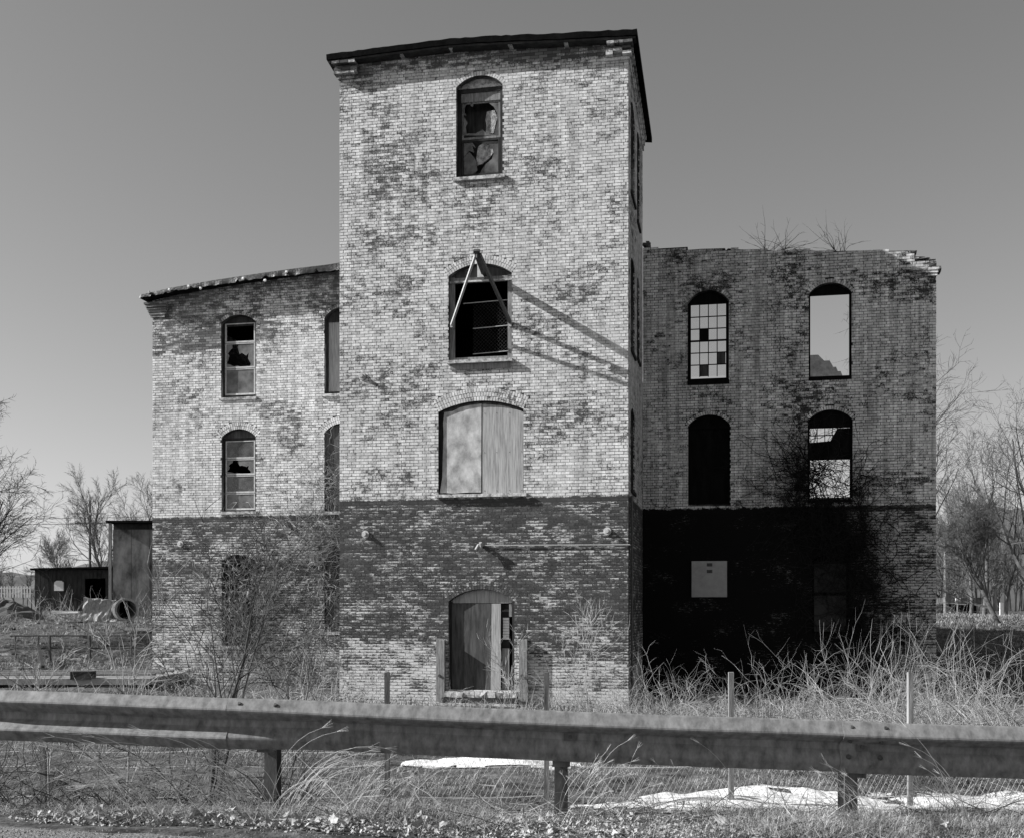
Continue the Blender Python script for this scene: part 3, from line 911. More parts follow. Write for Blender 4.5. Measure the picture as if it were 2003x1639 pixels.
# big boarded window
nn = 0.09
w2 = sash_frame(T2, nn + 0.03, 0.09, None, M['dark_wood'], label='wide arched window closed by a tin sheet and a board', sill=False)
xm = U(943, 900, nn)[0]
def clip_head(o, ua, ub, zlo, ins, wob=0.0):
    pts = [(ua, zlo), (ub, zlo)]
    k = 12
    for i in range(k + 1):
        x = ub + (ua - ub) * i / k
        z = o.cz + math.sqrt(max((o.R - ins) ** 2 - (x - o.um) ** 2, 0))
        pts.append((x + random.uniform(-wob, wob), z - (random.uniform(0, wob * 3) if wob else 0)))
    return pts
zb2 = T2.zs + 0.005
sheet = [(T2.u0 + 0.02, zb2 + 0.04), (T2.u0 + 0.16, zb2 + 0.05), (T2.u0 + 0.4, zb2 + 0.03), (T2.u0 + 0.7, zb2 + 0.05), (xm - 0.02, zb2 + 0.045)]
sheet += [(xm - 0.012, T2.zp), (xm - 0.012, T2.zc - 0.06), (xm - 0.3, T2.zc - 0.085), (xm - 0.55, T2.zc - 0.13), (xm - 0.75, T2.zc - 0.22), (T2.u0 + 0.14, T2.zp - 0.0), (T2.u0 + 0.11, T2.zp - 0.25), (T2.u0 + 0.12, T2.zp - 0.6), (T2.u0 + 0.10, T2.zp - 1.1), (T2.u0 + 0.09, zb2 + 0.45), (T2.u0 + 0.05, zb2 + 0.2)]
MB().prism(sheet, nn - 0.02, nn - 0.014).build('tin_sheet', M['panel_tin'], w2)
MB().prism(clip_head(T2, xm + 0.003, T2.u1 - 0.02, zb2, 0.06, 0.008), nn - 0.01, nn + 0.01).build('board', M['panel_board'], w2)
MB().prism(T2.head(0.01, T2.zp), nn + 0.02, nn + 0.04).build('head_board', M['plywood'], w2)
MB().box(T2.u0 - 0.05, T2.u1 + 0.09, -0.10, nn - 0.03, T2.zs - 0.075, T2.zs + 0.004, 0.004).build('sill', M['pale_wood'], w2)

for fx in (0.04, 0.34, 0.66, 0.96):
    for fz_ in (0.04, 0.5, 0.97):
        x_ = xm + 0.03 + (T2.u1 - 0.05 - xm) * fx; z_ = zb2 + (T2.zp - zb2) * fz_
        MB().bar((x_, nn - 0.016, z_), (x_, nn - 0.008, z_), 0.010, sides=6).build('nail', M['iron'], w2)
# door
nn = 0.13
d1 = MB(); d1.box(T1.u0 + 0.003, T1.u0 + 0.07, nn, nn + 0.06, T1.zs, T1.zp); d1.box(T1.u1 - 0.08, T1.u1 - 0.003, nn, nn + 0.06, T1.zs, T1.zp)
door = d1.build('door', M['dark_wood'], mill); door['label'] = 'arched doorway closed by stained plywood'
zd = U(940, 1179, nn)[1]
MB().prism(T1.head(0.01, zd), nn + 0.03, nn + 0.06).build('head_board', M['panel_board'], door)
MB().prism(poly_px([(885, 1349), (980, 1349), (980, 1180), (884, 1180)], nn), nn - 0.01, nn + 0.01).build('plywood_sheet', M['plywood'], door)
MB().prism(poly_px([(960, 1349), (979.5, 1349), (979.5, 1180), (962, 1180)], nn - 0.02), nn - 0.03, nn - 0.012).build('batten', M['panel_board'], door)
u0, z0 = U(982, 1349, nn + 0.1); u1, z1 = U(998, 1181, nn + 0.1)
MB().box(u0, u1, nn + 0.10, nn + 0.12, z0, z1).build('inner_panel', M['dark_wood'], door)
lv = MB(); ua, za = U(984, 1250, nn + 0.05); ub, zb_ = U(996, 1207, nn + 0.05)
for k in range(8):
    z = za + (zb_ - za) * k / 8
    lv.box(ua, ub, nn + 0.04, nn + 0.06, z, z + (zb_ - za) / 8 - 0.008, 0.002)
lv.build('louvre', M['white'], door)
MB().box(ua - 0.02, ua + 0.16, nn + 0.02, nn + 0.08, z0, za - 0.22).build('loose_board', M['grey_wood'], door)
MB().box(T1.u1 - 0.16, T1.u1 - 0.09, nn + 0.01, nn + 0.05, zb_ + 0.02, z1).build('loose_board', M['grey_wood'], door)
# doorstep: worn stones, dark gap, plank
st = MB(); x = T1.u0 - 0.05
while x < T1.u1 + 0.05:
    w = random.uniform(0.12, 0.3); z = T1.zs
    MB().box(x, min(x + w, T1.u1 + 0.08), -0.14 + random.uniform(-.02, .02), 0.12, z - 0.16, z - 0.02 + random.uniform(-0.02, 0.02), 0.018).build('step_stone', M['pale_wood'], door); x += w + 0.01
MB().box(T1.u0 - 0.12, T1.u1 + 0.12, -0.34, -0.2, T1.zs - 0.36, T1.zs - 0.30, 0.006).build('step_plank', M['pale_wood'], door)
MB().box(T1.u0 - 0.12, T1.u1 + 0.12, -0.2, 0.0, T1.zs - 0.34, T1.zs - 0.17).build('step_core', M['dark_wood'], door)
for (xa, xb, nm) in ((852, 868, 0), (1014, 1030, 1)):
    o = empty('timber_post', (0, 0, 0))
    ua, zt = U(xa, 1251, -0.21); ub, zb_ = U(xb, 1372, -0.21)
    c = mill_world((ua + ub) / 2, -0.062, zb_)
    o.location = c; o.rotation_euler = (0, 0, -TH)
    tag(o, 'upright square timber standing on the %s side of the boarded tower doorway' % ('left' if nm == 0 else 'right'), 'timber post', 'timbers beside the tower door')
    w = (ub - ua) / 2
    MB().box(-w, w, -0.10, 0.058, 0, zt - zb_, 0.006).build('shaft', M['grey_wood'], o)
    MB().bar((-w * 0.2, -0.13, (zt - zb_) * 0.42), (-w * 0.2, -0.06, (zt - zb_) * 0.42), 0.035, sides=8).build('bolt', M['iron'], o)

# iron wall ties and the service bracket with its conduit
for (x, y, n0, pr) in ((706, 735, 0, 0.10), (1191, 716, 0, 0.11), (712, 1044, 0, 0.12), (1187, 1038, 0, 0.11), (350, 1063, N_W, 0.10), (1757, 1036, N_W, 0.10), (1722, 766, N_W, 0.07)):
    u, z = U(x, y, n0 - pr)
    m = MB(); m.bar((u, n0 - pr, z), (u, n0, z), 0.045, 0.06, sides=10); m.bar((u, n0 - 0.03, z), (u, n0 - 0.001, z), 0.095, 0.10, sides=12)
    m.build('wall_tie', M['white_wood'] if pr > 0.1 or n0 > 0 else M['iron_pale'], mill)
u, z = U(940, 1066, -0.1)
m = MB(); m.box(u - 0.05, u + 0.05, -0.16, -0.003, z - 0.02, z + 0.04); m.bar((u - 0.04, -0.16, z + 0.01), (u - 0.1, -0.22, z - 0.12), 0.035); m.bar((u + 0.02, -0.2, z + 0.06), (u + 0.02, -0.14, z - 0.08), 0.04)
m.build('cable_bracket', M['iron_pale'], mill)
u2, z2 = U(1229, 1065, -0.03)
m = MB(); m.bar((u + 0.05, -0.035, z - 0.0), (0.03, -0.035, z2), 0.012); m.bar((0.03, -0.035, z2), (0.03, 1.6, z2), 0.016); m.build('conduit', M['iron_pale'], mill)
m = MB(); m.bar((0.06, 0.2, z2 + 1.2), (0.06, 0.2, -1.2), 0.03); m.build('downpipe', M['iron'], mill)

# ------------------------------------------------------------------ wings
NW = N_W
L3a = Opening(432, 500, 616, 631, 777, NW, 1)
L3b = Opening(634, 703, 601, 622, 770, NW, 1)
L2a = Opening(433, 500, 839, 855, 1000, NW, 2)
L2b = Opening(634, 703, 828, 846, 1000, NW, 2)
L1a = Opening(433, 500, 1084, 1098, 1262, NW, 1)
L1b = Opening(634, 703, 1076, 1092, 1235, NW, 1)
UW0 = U(298, 900, NW)[0]
UW1 = U(1831.5, 900, NW)[0]
ltop = top_px([(298, 583), (420, 563), (540, 543), (664, 523)], NW); ltop[0] = (UW0, ltop[0][1]); ltop.append((UL + 0.1, ltop[-1][1] + 0.15))
left_wall = front_wall('left_wing_wall', UW0, UL + 0.1, ZBOT, ltop, [L3a, L3b, L2a, L2b, L1a, L1b], NW, M['brick_left'], M['mortar_left'], 21, label='front wall of the left wing')

R3a = Opening(1345, 1426, 568, 590, 744, NW, 1)
R3b = Opening(1582, 1666, 553, 574, 737, NW, 1)
R2a = Opening(1346, 1428, 811, 832, 986, NW, 1)
R2b = Opening(1580, 1668, 801, 822, 976, NW, 1)
R1a = Opening(1348, 1426, 1082, 1094, 1235, NW, 1)
R1b = Opening(1588, 1662, 1082, 1096, 1240, NW, 1)
rt = [(1256, 486), (1262, 478), (1272, 477), (1274, 485), (1345, 481), (1345.5, 487), (1372, 485), (1418, 483.5), (1420, 488), (1424, 484), (1448, 486), (1500, 487), (1520, 490), (1570, 487), (1620, 490), (1690, 488), (1730, 489), (1776, 488), (1790, 492), (1791, 505), (1800, 508), (1812, 512), (1827, 509), (1828, 522), (1832, 523)]
rtop = top_px(rt, NW); rtop[0] = (0.02, rtop[0][1]); rtop[-1] = (UW1, rtop[-1][1])
R2a_b = R2a
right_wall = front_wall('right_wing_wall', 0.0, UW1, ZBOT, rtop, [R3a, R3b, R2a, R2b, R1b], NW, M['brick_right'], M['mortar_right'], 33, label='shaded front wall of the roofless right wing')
# jagged end of the right wing: core bricks that have slipped
m = MB()
for x, y, w in ((1798, 507, .3), (1806, 514, .25), (1815, 519, .3), (1823, 512, .16), (1824, 521, .2), (1831, 526, .22), (1833, 531, .2), (1785, 495, .2), (1815, 509, .12), (1265, 480, .2), (1268, 477, .1)):
    u, z = U(x, y, NW + 0.1); m.box(u - w / 2, u + w / 2, NW + 0.05 - random.uniform(0, .06), NW + 0.26, z - 0.035, z + 0.04, 0.02)
m.build('loose_bricks', M['dark_brick'], mill)['kind'] = 'stuff'
m = MB()
for c in range(3):
    z0 = U(1831, 540, NW)[1] + c * COURSE
    for k in range(3): m.box(UW1 - 0.66 + k * 0.22, UW1 - 0.66 + k * 0.22 + 0.21 + (0.03 + 0.02 * c if k == 2 else 0), NW - 0.03 - 0.02 * c, NW + 0.02, z0 + .004, z0 + COURSE - .005, 0.003)
o = m.build('corbel', M['brick_right'], mill); rnd_attr(o.data, RNG.random(len(o.data.vertices)))

# body behind: side walls, back wall, floors, left roof
DB = 11.0
NB = NW + DB
mb = MB(); mb.box(UW0 + 0.01, UW0 + 0.35, NW + 0.36, NB, ZBOT, ltop[0][1] - 0.1); mb.build('left_end_wall', M['brick_left'], mill)
zre = U(1830, 530, NW)[1]
mb = MB(); mb.box(UW1 - 0.35, UW1 - 0.01, NW + 0.36, NW + 3.2, ZBOT, zre - 0.3); mb.build('right_end_wall', M['brick_right'], mill)
# back wall: solid at the left, broken down at the right with openings where the photograph looks through
UP = U(1500, 900, NW)[0]       # inner partition
class H:  # plain rectangular hole seen at pixels on the back plane
    pass
def rect_px(x0, x1, y0, y1, n):
    (a, z1) = U(x0, y0, n); (b, z0) = U(x1, y1, n); return [(a, z0), (b, z0), (b, z1), (a, z1)]
uR0 = U(1430, 700, NB)[0]; uR1 = U(1480, 700, NB)[0]
bt = [(UW0, U(500, 590, NB)[1]), (U(1200, 600, NB)[0], U(1200, 620, NB)[1]), (U(1258, 755, NB)[0], U(1258, 755, NB)[1]), (U(1440, 755, NB)[0], U(1440, 755, NB)[1]), (U(1500, 690, NB)[0], U(1500, 690, NB)[1]), (U(1560, 680, NB)[0], U(1560, 680, NB)[1]),
      (U(1583, 695, NB)[0], U(1583, 695, NB)[1]), (U(1612, 706, NB)[0], U(1612, 706, NB)[1]), (U(1630, 718, NB)[0], U(1630, 718, NB)[1]), (U(1648, 735, NB)[0], U(1648, 735, NB)[1]), (U(1700, 780, NB)[0], U(1700, 780, NB)[1]), (U(1760, 820, NB)[0], U(1760, 820, NB)[1])]
holes = [rect_px(1570, 1682, 815, 985, NB), rect_px(1575, 1682, 1150, 1225, NB)]
# steps of loose brick along the broken edge
bt2 = []
for i in range(len(bt) - 1):
    (xa, za), (xb, zb_) = bt[i], bt[i + 1]
    n = max(1, int(abs(zb_ - za) / 0.15))
    for k in range(n):
        t = k / n; bt2.append((xa + (xb - xa) * t, za + (zb_ - za) * t)); bt2.append((xa + (xb - xa) * (k + 0.6) / n, za + (zb_ - za) * t))
bt2.append(bt[-1])
me = holed_slab('back_wall', [(UW0, ZBOT), (bt[-1][0], ZBOT)] + bt2[::-1], holes, 0.4)
shift_mesh(me, lambda V: V + np.array([0, NB, 0])); link('back_wall', me, M['dark_brick'], mill)
# floors and partition keep the rooms dark
zf3 = U(1385, 790, NW)[1]; zf2 = U(1385, 1062, NW)[1]
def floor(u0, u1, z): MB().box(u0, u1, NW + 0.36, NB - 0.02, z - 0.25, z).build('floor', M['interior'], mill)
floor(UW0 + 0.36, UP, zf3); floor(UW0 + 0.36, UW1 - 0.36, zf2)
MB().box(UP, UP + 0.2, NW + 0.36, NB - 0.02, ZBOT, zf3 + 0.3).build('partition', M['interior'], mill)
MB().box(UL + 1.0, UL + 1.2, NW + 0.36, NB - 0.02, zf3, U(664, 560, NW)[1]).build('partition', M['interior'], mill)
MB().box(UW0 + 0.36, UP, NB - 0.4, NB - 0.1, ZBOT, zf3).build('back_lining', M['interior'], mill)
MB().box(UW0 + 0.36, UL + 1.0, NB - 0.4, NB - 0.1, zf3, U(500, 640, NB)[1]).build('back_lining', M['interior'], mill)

# left roof: sagging edge with torn roofing felt hanging over it
OL = NW - 0.40
lp = [U(x, y, OL) for x, y in ((273, 578), (340, 563), (420, 549), (500, 537), (580, 526), (640, 519), (664, 515))]
lp.append((lp[-1][0] + 1.2, lp[-1][1] + 0.14))
m = MB()
for i in range(len(lp) - 1):
    m.prism([(lp[i][0], lp[i][1] - 0.09), (lp[i + 1][0], lp[i + 1][1] - 0.09), (lp[i + 1][0], lp[i + 1][1]), (lp[i][0], lp[i][1])], OL, NB + 0.3)
lroof = m.build('left_wing_roof', M['black_roof'], mill); lroof['label'] = 'sloping roof of the left wing with torn felt along its edge'
V = []; nn_ = 90
for i in range(nn_ + 1):
    t = i / nn_; x = lp[0][0] + (lp[-2][0] - lp[0][0]) * t
    z = float(np.interp(x, [p[0] for p in lp], [p[1] for p in lp]))
    dr = 0.07 + 0.10 * t + 0.06 * float(fbm(np.array([t * 9]), np.array([0.2]), 4)[0]) + random.uniform(-0.012, 0.012)
    if random.random() < 0.08: dr *= 0.55
    w = 0.020 * math.sin(t * 60 + 3 * math.sin(t * 17)) * (0.4 + t)
    V += [(x, OL + 0.0, z + 0.012), (x, OL - 0.012 - w * 0.4, z - dr * 0.5), (x, OL - 0.02 - w, z - dr)]
Fc = []
for i in range(nn_):
    for k in (0, 1): a = i * 3 + k; Fc.append([a, a + 1, a + 4, a + 3])
M['felt'] = mat_simple('torn_shiny_felt', 0.004, 0.035, 3, (1, 1, 2), rough=0.45, spec=0.4, bump=0.5, bdist=0.03)
link('felt_flap', np_mesh('felt_flap', V, Fc), M['felt'], lroof)
for x, y in ((290, 572), (331, 567), (369, 560), (392, 564), (475, 545), (518, 549), (560, 532)):
    u, z = U(x, y, OL - 0.06); MB().box(u - 0.035, u + 0.035, OL - 0.075, OL - 0.02, z - 0.03, z + 0.03, 0.01).build('felt_patch', M['white'], lroof)
# corbelled end and soffit board of the left wing
m = MB()
for c in range(6):
    z0 = U(298, 622, NW)[1] + c * COURSE
    m.box(UW0 - 0.05 - 0.03 * c, UW0 + 0.4 + random.uniform(-.05, .2), NW - 0.03 - 0.025 * c, NW + 0.02, z0 + .004, z0 + COURSE - .005, 0.004)
o = m.build('corbel', M['brick_left'], mill); rnd_attr(o.data, RNG.random(len(o.data.vertices)))

def sashes(o, nn, rows, parent, m, panes, w=0.05):
    """rows: list of (y_top_px, y_bottom_px); panes: material key or None per row"""
    ua, ub = o.u0 + 0.075, o.u1 - 0.075
    for (yt, yb), pk in zip(rows, panes):
        xm_ = 0
        zt_, zb2_ = zpx(o, yt, nn), zpx(o, yb, nn)
        s = MB(); s.box(ua, ua + w * 0.8, nn - 0.02, nn + 0.02, zb2_, zt_); s.box(ub - w * 0.8, ub, nn - 0.02, nn + 0.02, zb2_, zt_)
        s.box(ua + w * 0.8, ub - w * 0.8, nn - 0.02, nn + 0.02, zb2_, zb2_ + w); s.box(ua + w * .8, ub - w * .8, nn - 0.018, nn + 0.02, zt_ - w * 0.5, zt_)
        sh = s.build('sash', m, parent)
        if pk == 'broken':
            ul, ur, zl, zh = ua + w * .8, ub - w * .8, zb2_ + w, zt_ - w * .5
            W_, H_ = ur - ul, zh - zl
            for sh_ in ([(0, 1), (0, .25), (.06, .3), (.10, .52), (.05, .6), (.13, .78), (.22, .9), (.20, 1)], [(.42, 1), (.40, .86), (.47, .58), (.55, .64), (.72, .5), (.80, .62), (.78, .35), (.88, .12), (.86, 0), (1, 0), (1, 1)],
                        [(0, .16), (0, 0), (.5, 0), (.38, .06), (.27, .03), (.12, .12)]):
                MB().prism([(ul + W_ * a_, zl + H_ * (b_ * random.uniform(.92, 1.0) if 0 < b_ < 1 else b_)) for a_, b_ in sh_], nn, nn + 0.004).build('pane', M['glass_grey'], parent)
        elif pk:
            MB().box(ua + w * .8, ub - w * .8, nn, nn + 0.004, zb2_ + w, zt_ - w * .5).build('pane', M[pk], parent)
def zpx(o, y, nn): 
    # row of the photograph at the middle of the opening
    X, Y = B0.x + o.um * EX.x + nn * NX.x, B0.y + o.um * EX.y + nn * NX.y
    return CZ + (HY - y) / F * Y

nn = NW + 0.15
wA = sash_frame(L3a, nn, 0.075, None, M['dark_wood'], label='upper window of the left wing with open top sash', sw=0.03, sill_out=0.04)
sashes(L3a, nn, ((633, 671), (672, 721), (722, 773)), wA, M['white_wood'], (None, 'broken', 'glass_grey'))
MB().prism(L3a.head(0.01, L3a.zp), nn, nn + 0.03).build('head_board', M['dark_wood'], wA)
wB = sash_frame(L2a, nn, 0.075, None, M['dark_wood'], label='middle window of the left wing with four stacked sashes', sw=0.03, sill_out=0.05)
sashes(L2a, nn, ((862, 897), (898, 929), (930, 964), (965, 997)), wB, M['white_wood'], ('glass', 'broken', 'glass', 'glass_grey'))
MB().prism(L2a.head(0.01, L2a.zp), nn, nn + 0.03).build('head_board', M['plywood'], wB)
wC = sash_frame(L1a, nn, 0.075, None, M['dark_wood'], label='ground floor window of the left wing overgrown by vines')
MB().prism(L1a.head(0.01, L1a.zp), nn, nn + 0.03).build('head_board', M['dark_wood'], wC)
wD = sash_frame(L3b, nn, 0.075, None, M['dark_wood'], label='upper window beside the tower with a grey blind')
MB().box(L3b.u0 + 0.08, L3b.u1 - 0.08, nn + 0.03, nn + 0.045, L3b.zs + 0.1, L3b.zp - 0.08).build('blind', M['panel_board'], wD)
MB().prism(L3b.head(0.01, L3b.zp), nn, nn + 0.03).build('head_board', M['dark_wood'], wD)
for o_, lb in ((L2b, 'middle window beside the tower closed by a weathered board'), (L1b, 'ground floor window beside the tower closed by a weathered board')):
    wE = sash_frame(o_, nn, 0.05, None, M['dark_wood'], label=lb)
    MB().prism(o_.outline(0.012), nn - 0.06, nn - 0.04).build('board', M['plywood'], wE)

# right wing windows
nn = NW + 0.16
wF = sash_frame(R3a, nn, 0.085, None, M['shaded_wood'], label='many paned window with the sky behind it', sillmat=M['shaded_wood'], sw=0.01, sill_out=0.03, sill_h=0.12, headz=zpx(R3a, 596, nn) + 0.1)
MB().prism(R3a.head(0.01, zpx(R3a, 596, nn)), nn, nn + 0.03).build('head_board', M['shaded_wood'], wF)
ua, ub = R3a.u0 + 0.085, R3a.u1 - 0.085
za, zb_ = zpx(R3a, 737, nn), zpx(R3a, 596, nn)
for i in range(1, 4):
    x = ua + (ub - ua) * i / 4; MB().box(x - 0.012, x + 0.012, nn + 0.005, nn + 0.035, za, zb_).build('glazing_bar', M['shaded_wood'], wF)
for j in range(1, 6):
    z = za + (zb_ - za) * j / 6; h = 0.012 if j != 3 else 0.024
    MB().box(ua, ub, nn + 0.008, nn + 0.04, z - h, z + h).build('glazing_bar', M['shaded_wood'], wF)
for i in range(4):
    for j in range(6):
        xa = ua + (ub - ua) * i / 4 + 0.012; xb = ua + (ub - ua) * (i + 1) / 4 - 0.012; z0 = za + (zb_ - za) * j / 6 + 0.012; z1 = za + (zb_ - za) * (j + 1) / 6 - 0.012
        dark = {(1, 3): 'shaded_wood', (1, 0): 'plywood', (3, 1): 'plywood'}.get((i, j))
        MB().box(xa, xb, nn + 0.018, nn + 0.022, z0, z1).build('pane', M[dark] if dark else M['glass_clear'], wF)
wG = sash_frame(R3b, nn, 0.05, None, M['shaded_wood'], label='empty window frame open to the sky', sillmat=M['shaded_wood'], sw=0.0, sill_out=0.02, sill_h=0.09, headz=zpx(R3b, 578, nn) + 0.09)
MB().prism(R3b.head(0.01, zpx(R3b, 578, nn)), nn, nn + 0.03).build('head_board', M['shaded_wood'], wG)
wH = sash_frame(R2a, nn, 0.06, None, M['shaded_wood'], label='open doorway of the right wing, its darkness put in as a black sheet', sill=False)
MB().prism(R2a.outline(0.012), nn + 0.05, nn + 0.07).build('board', M['shaded_wood'], wH)  # black sheet added to stand in for the unlit room behind
wI = sash_frame(R2b, nn, 0.06, None, M['shaded_wood'], label='half boarded window grown over by bare vines', sillmat=M['shaded_wood'], sw=0.0, sill_out=0.02)
MB().prism(R2b.head(0.01, zpx(R2b, 837, nn)), nn, nn + 0.03).build('head_board', M['shaded_wood'], wI)
MB().prism([(R2b.u0 + .01, zpx(R2b, 899, nn)), (R2b.u1 - .01, zpx(R2b, 899, nn)), (R2b.u1 - .01, zpx(R2b, 838, nn)), (R2b.um + 0.2, zpx(R2b, 838, nn)), (R2b.um + 0.02, zpx(R2b, 862, nn)), (R2b.u0 + .01, zpx(R2b, 865, nn))], nn, nn + 0.03).build('board', M['shaded_wood'], wI)
for i in range(1, 5):
    x = R2b.u0 + 0.06 + 0.2 * i; MB().box(x - 0.01, x + 0.01, nn + 0.005, nn + 0.02, zpx(R2b, 866, nn), zpx(R2b, 836, nn)).build('glazing_bar', M['shaded_wood'], wI)
MB().box(R2b.u0 + .06, R2b.um + 0.3, nn + 0.002, nn + 0.024, zpx(R2b, 852, nn), zpx(R2b, 850, nn)).build('glazing_bar', M['shaded_wood'], wI)
MB().box(R1b.u0 + .07, R1b.u1 - .07, nn + 0.03, nn + 0.034, R1b.zs, R1b.zp).build('pane', M['glass_dark'], mill)
wJ = sash_frame(R1b, nn, 0.07, None, M['shaded_wood'], label='dark ground floor window behind vines', sill=False)
MB().box(R1b.u0 + .07, R1b.u1 - .07, nn, nn + 0.03, zpx(R1b, 1164, nn), zpx(R1b, 1158, nn)).build('glazing_bar', M['shaded_wood'], wJ)
MB().prism(R1b.head(0.01, zpx(R1b, 1160, nn)), nn + 0.04, nn + 0.06).build('board', M['shaded_wood'], wJ)
MB().box(R1b.u0 + .07, R1b.u1 - .07, nn + 0.04, nn + 0.06, R1b.zs, zpx(R1b, 1216, nn)).build('board', M['shaded_wood'], wJ)
# pale panel on the black wall
ua, zb_ = U(1353, 1097, NW - 0.05); ub, za = U(1422, 1167, NW - 0.05)
pn = MB().box(ua, ub, NW - 0.06, NW - 0.012, za, zb_, 0.003).build('utility_panel', M['pale_board'], mill); pn['label'] = 'pale square panel with two small dark plates on the black lower wall'
for y in (1104, 1117):
    a, z = U(1388, y, NW - 0.06); MB().box(a - 0.075, a + 0.075, NW - 0.07, NW - 0.061, z - 0.045, z + 0.045).build('plate', M['iron'], pn)

# ------------------------------------------------------------------ guardrail
rail = empty('guardrail', (0, 6.85, 0.05))
tag(rail, 'galvanised steel roadside guardrail on short posts across the whole foreground', 'guardrail')
def rail_pt(px):
    """distance and height of the rail's top edge at a column"""
    pts = [(-400, 7.33, 1336), (0, 7.08, 1349), (560, 6.95, 1369), (1100, 6.78, 1392), (1660, 6.62, 1411), (2003, 6.52, 1421), (2500, 6.40, 1438)]
    d = np.interp(px, [p[0] for p in pts], [p[1] for p in pts]); y = np.interp(px, [p[0] for p in pts], [p[2] for p in pts])
    return P(px, y, d)
prof = [(0.030, -0.014), (0.024, -0.003), (0.012, 0.0), (0.002, -0.004), (-0.046, -0.052), (-0.053, -0.060), (-0.056, -0.070), (-0.053, -0.080), (-0.046, -0.088), (0.012, -0.128), (0.022, -0.138), (0.026, -0.150), (0.026, -0.168),
        (0.022, -0.180), (0.012, -0.190), (-0.046, -0.230), (-0.053, -0.238), (-0.056, -0.248), (-0.053, -0.258), (-0.046, -0.266), (0.002, -0.314), (0.012, -0.318), (0.018, -0.320)]
tt = 0.0045
prof2 = [(y if k < 13 else (y if y > 0 else y * 0.40) , z) for k, (y, z) in enumerate(prof)]
def rail_panel(px0, px1, tilt, off, n=40, tilt_end=None, flat0=0.0):
    V = []; Fc = []
    n_p = len(prof)
    for i in range(n + 1):
        px = px0 + (px1 - px0) * i / n
        c = rail_pt(px); tl = tilt if tilt_end is None else tilt + (tilt_end - tilt) * i / n
        dz = 0.0012 * math.sin(px * 0.013)
        bl = min(1, max(0, (px - 430) / 190.0)) if flat0 else 1.0
        if flat0: tl = tilt * bl
        if tilt == 0.0: bl = 0.0
        ca, sa = math.cos(tl), math.sin(tl)
        for side in (0, 1):
            for (y, z) in [(p1[0] * (1 - bl) + p2[0] * bl, p1[1]) for p1, p2 in zip(prof, prof2)]:
                yy = y + side * tt + off
                V.append((c.x - rail.location.x, c.y + yy * ca - z * sa - rail.location.y, c.z + z * ca + yy * sa + dz - rail.location.z))
    m2 = 2 * n_p
    for i in range(n):
        a = i * m2; b = a + m2
        for k in range(n_p - 1):
            Fc.append([a + k, a + k + 1, b + k + 1, b + k]); Fc.append([a + n_p + k, b + n_p + k, b + n_p + k + 1, a + n_p + k + 1])
        Fc.append([a, b, b + n_p, a + n_p]); Fc.append([a + n_p - 1, a + 2 * n_p - 1, b + 2 * n_p - 1, b + n_p - 1])
    for a in (0, n * m2):
        for k in range(n_p - 1): Fc.append([a + k, a + k + n_p, a + k + n_p + 1, a + k + 1])
    me = np_mesh('rail_panel', V, Fc, True)
    sm = np.ones(len(Fc), dtype=bool); sm[-2 * (n_p - 1):] = False; me.polygons.foreach_set('use_smooth', sm)
    me.set_sharp_from_angle(angle=R(19))
    return link('rail_panel', me, M['rail_metal'], rail)
rail_panel(-420, 446, 0.0, 0.0)['label'] = 'left rail panel with a bright lower ridge'
rail_panel(445, 1722, R(11), 0.0, 80, None, 1.0)
rail_panel(1646, 2520, R(11), -0.013)
def rail_surface(px, zoff, out, tilt=R(11)):
    c = rail_pt(px); return Vector((c.x, c.y + (out) * math.cos(tilt) - zoff * math.sin(tilt), c.z + zoff * math.cos(tilt) + out * math.sin(tilt))) - rail.location
def bolt(px, zoff, out, r=0.016, nrm=Vector((0, -1, 0.2))):
    p = rail_surface(px, zoff, out); nrm = nrm.normalized()
    MB().bar(p + nrm * -0.004, p + nrm * 0.012, r, r * 0.6, sides=10).build('bolt', M['iron'], rail)
for px in (540, 470, 1664, 1730): bolt(px, -0.028, -0.026, nrm=Vector((0, -0.7, 0.8)))
for px in (1662, 1724): bolt(px, -0.108, -0.030, nrm=Vector((0, -1, -0.6))); bolt(px, -0.208, -0.024, nrm=Vector((0, -1, 0.3)))
for px in (1115, 1690):
    p = rail_surface(px, -0.158, 0.012)
    MB().box(p.x - 0.036, p.x + 0.036, p.y - 0.004, p.y + 0.004, p.z - 0.022, p.z + 0.022, 0.001).build('slot_plate', M['post_metal'], rail)
    MB().bar(p + Vector((0.002, -0.014, 0)), p + Vector((0.002, 0, 0)), 0.013, sides=8).build('bolt', M['iron'], rail)
for px, px_b in ((-130, -130), (512, 412), (1102, 1070), (1690, 1655), (2300, 2300)):
    c = rail_pt(px); x = c.x; y = c.y + 0.150; zt = c.z - 0.05; zb_ = gz(x, y) - 0.4
    L_ = rail.location
    m = MB()   # I-section post
    m.box(x - 0.04 - L_.x, x + 0.04 - L_.x, y + 0.10 - L_.y, y + 0.106 - L_.y, zb_ - L_.z, zt - L_.z)
    m.box(x - 0.04 - L_.x, x + 0.04 - L_.x, y + 0.244 - L_.y, y + 0.25 - L_.y, zb_ - L_.z, zt - L_.z)
    m.box(x - 0.003 - L_.x, x + 0.003 - L_.x, y + 0.106 - L_.y, y + 0.244 - L_.y, zb_ - L_.z, zt - L_.z)
    m.build('post', M['post_metal'], rail)
    m = MB(); m.box(x - 0.06 - L_.x, x + 0.045 - L_.x, y - 0.045 - L_.y, y + 0.098 - L_.y, c.z - 0.345 - L_.z, c.z - 0.03 - L_.z, 0.003)
    m.build('spacer_block', M['post_metal'], rail)

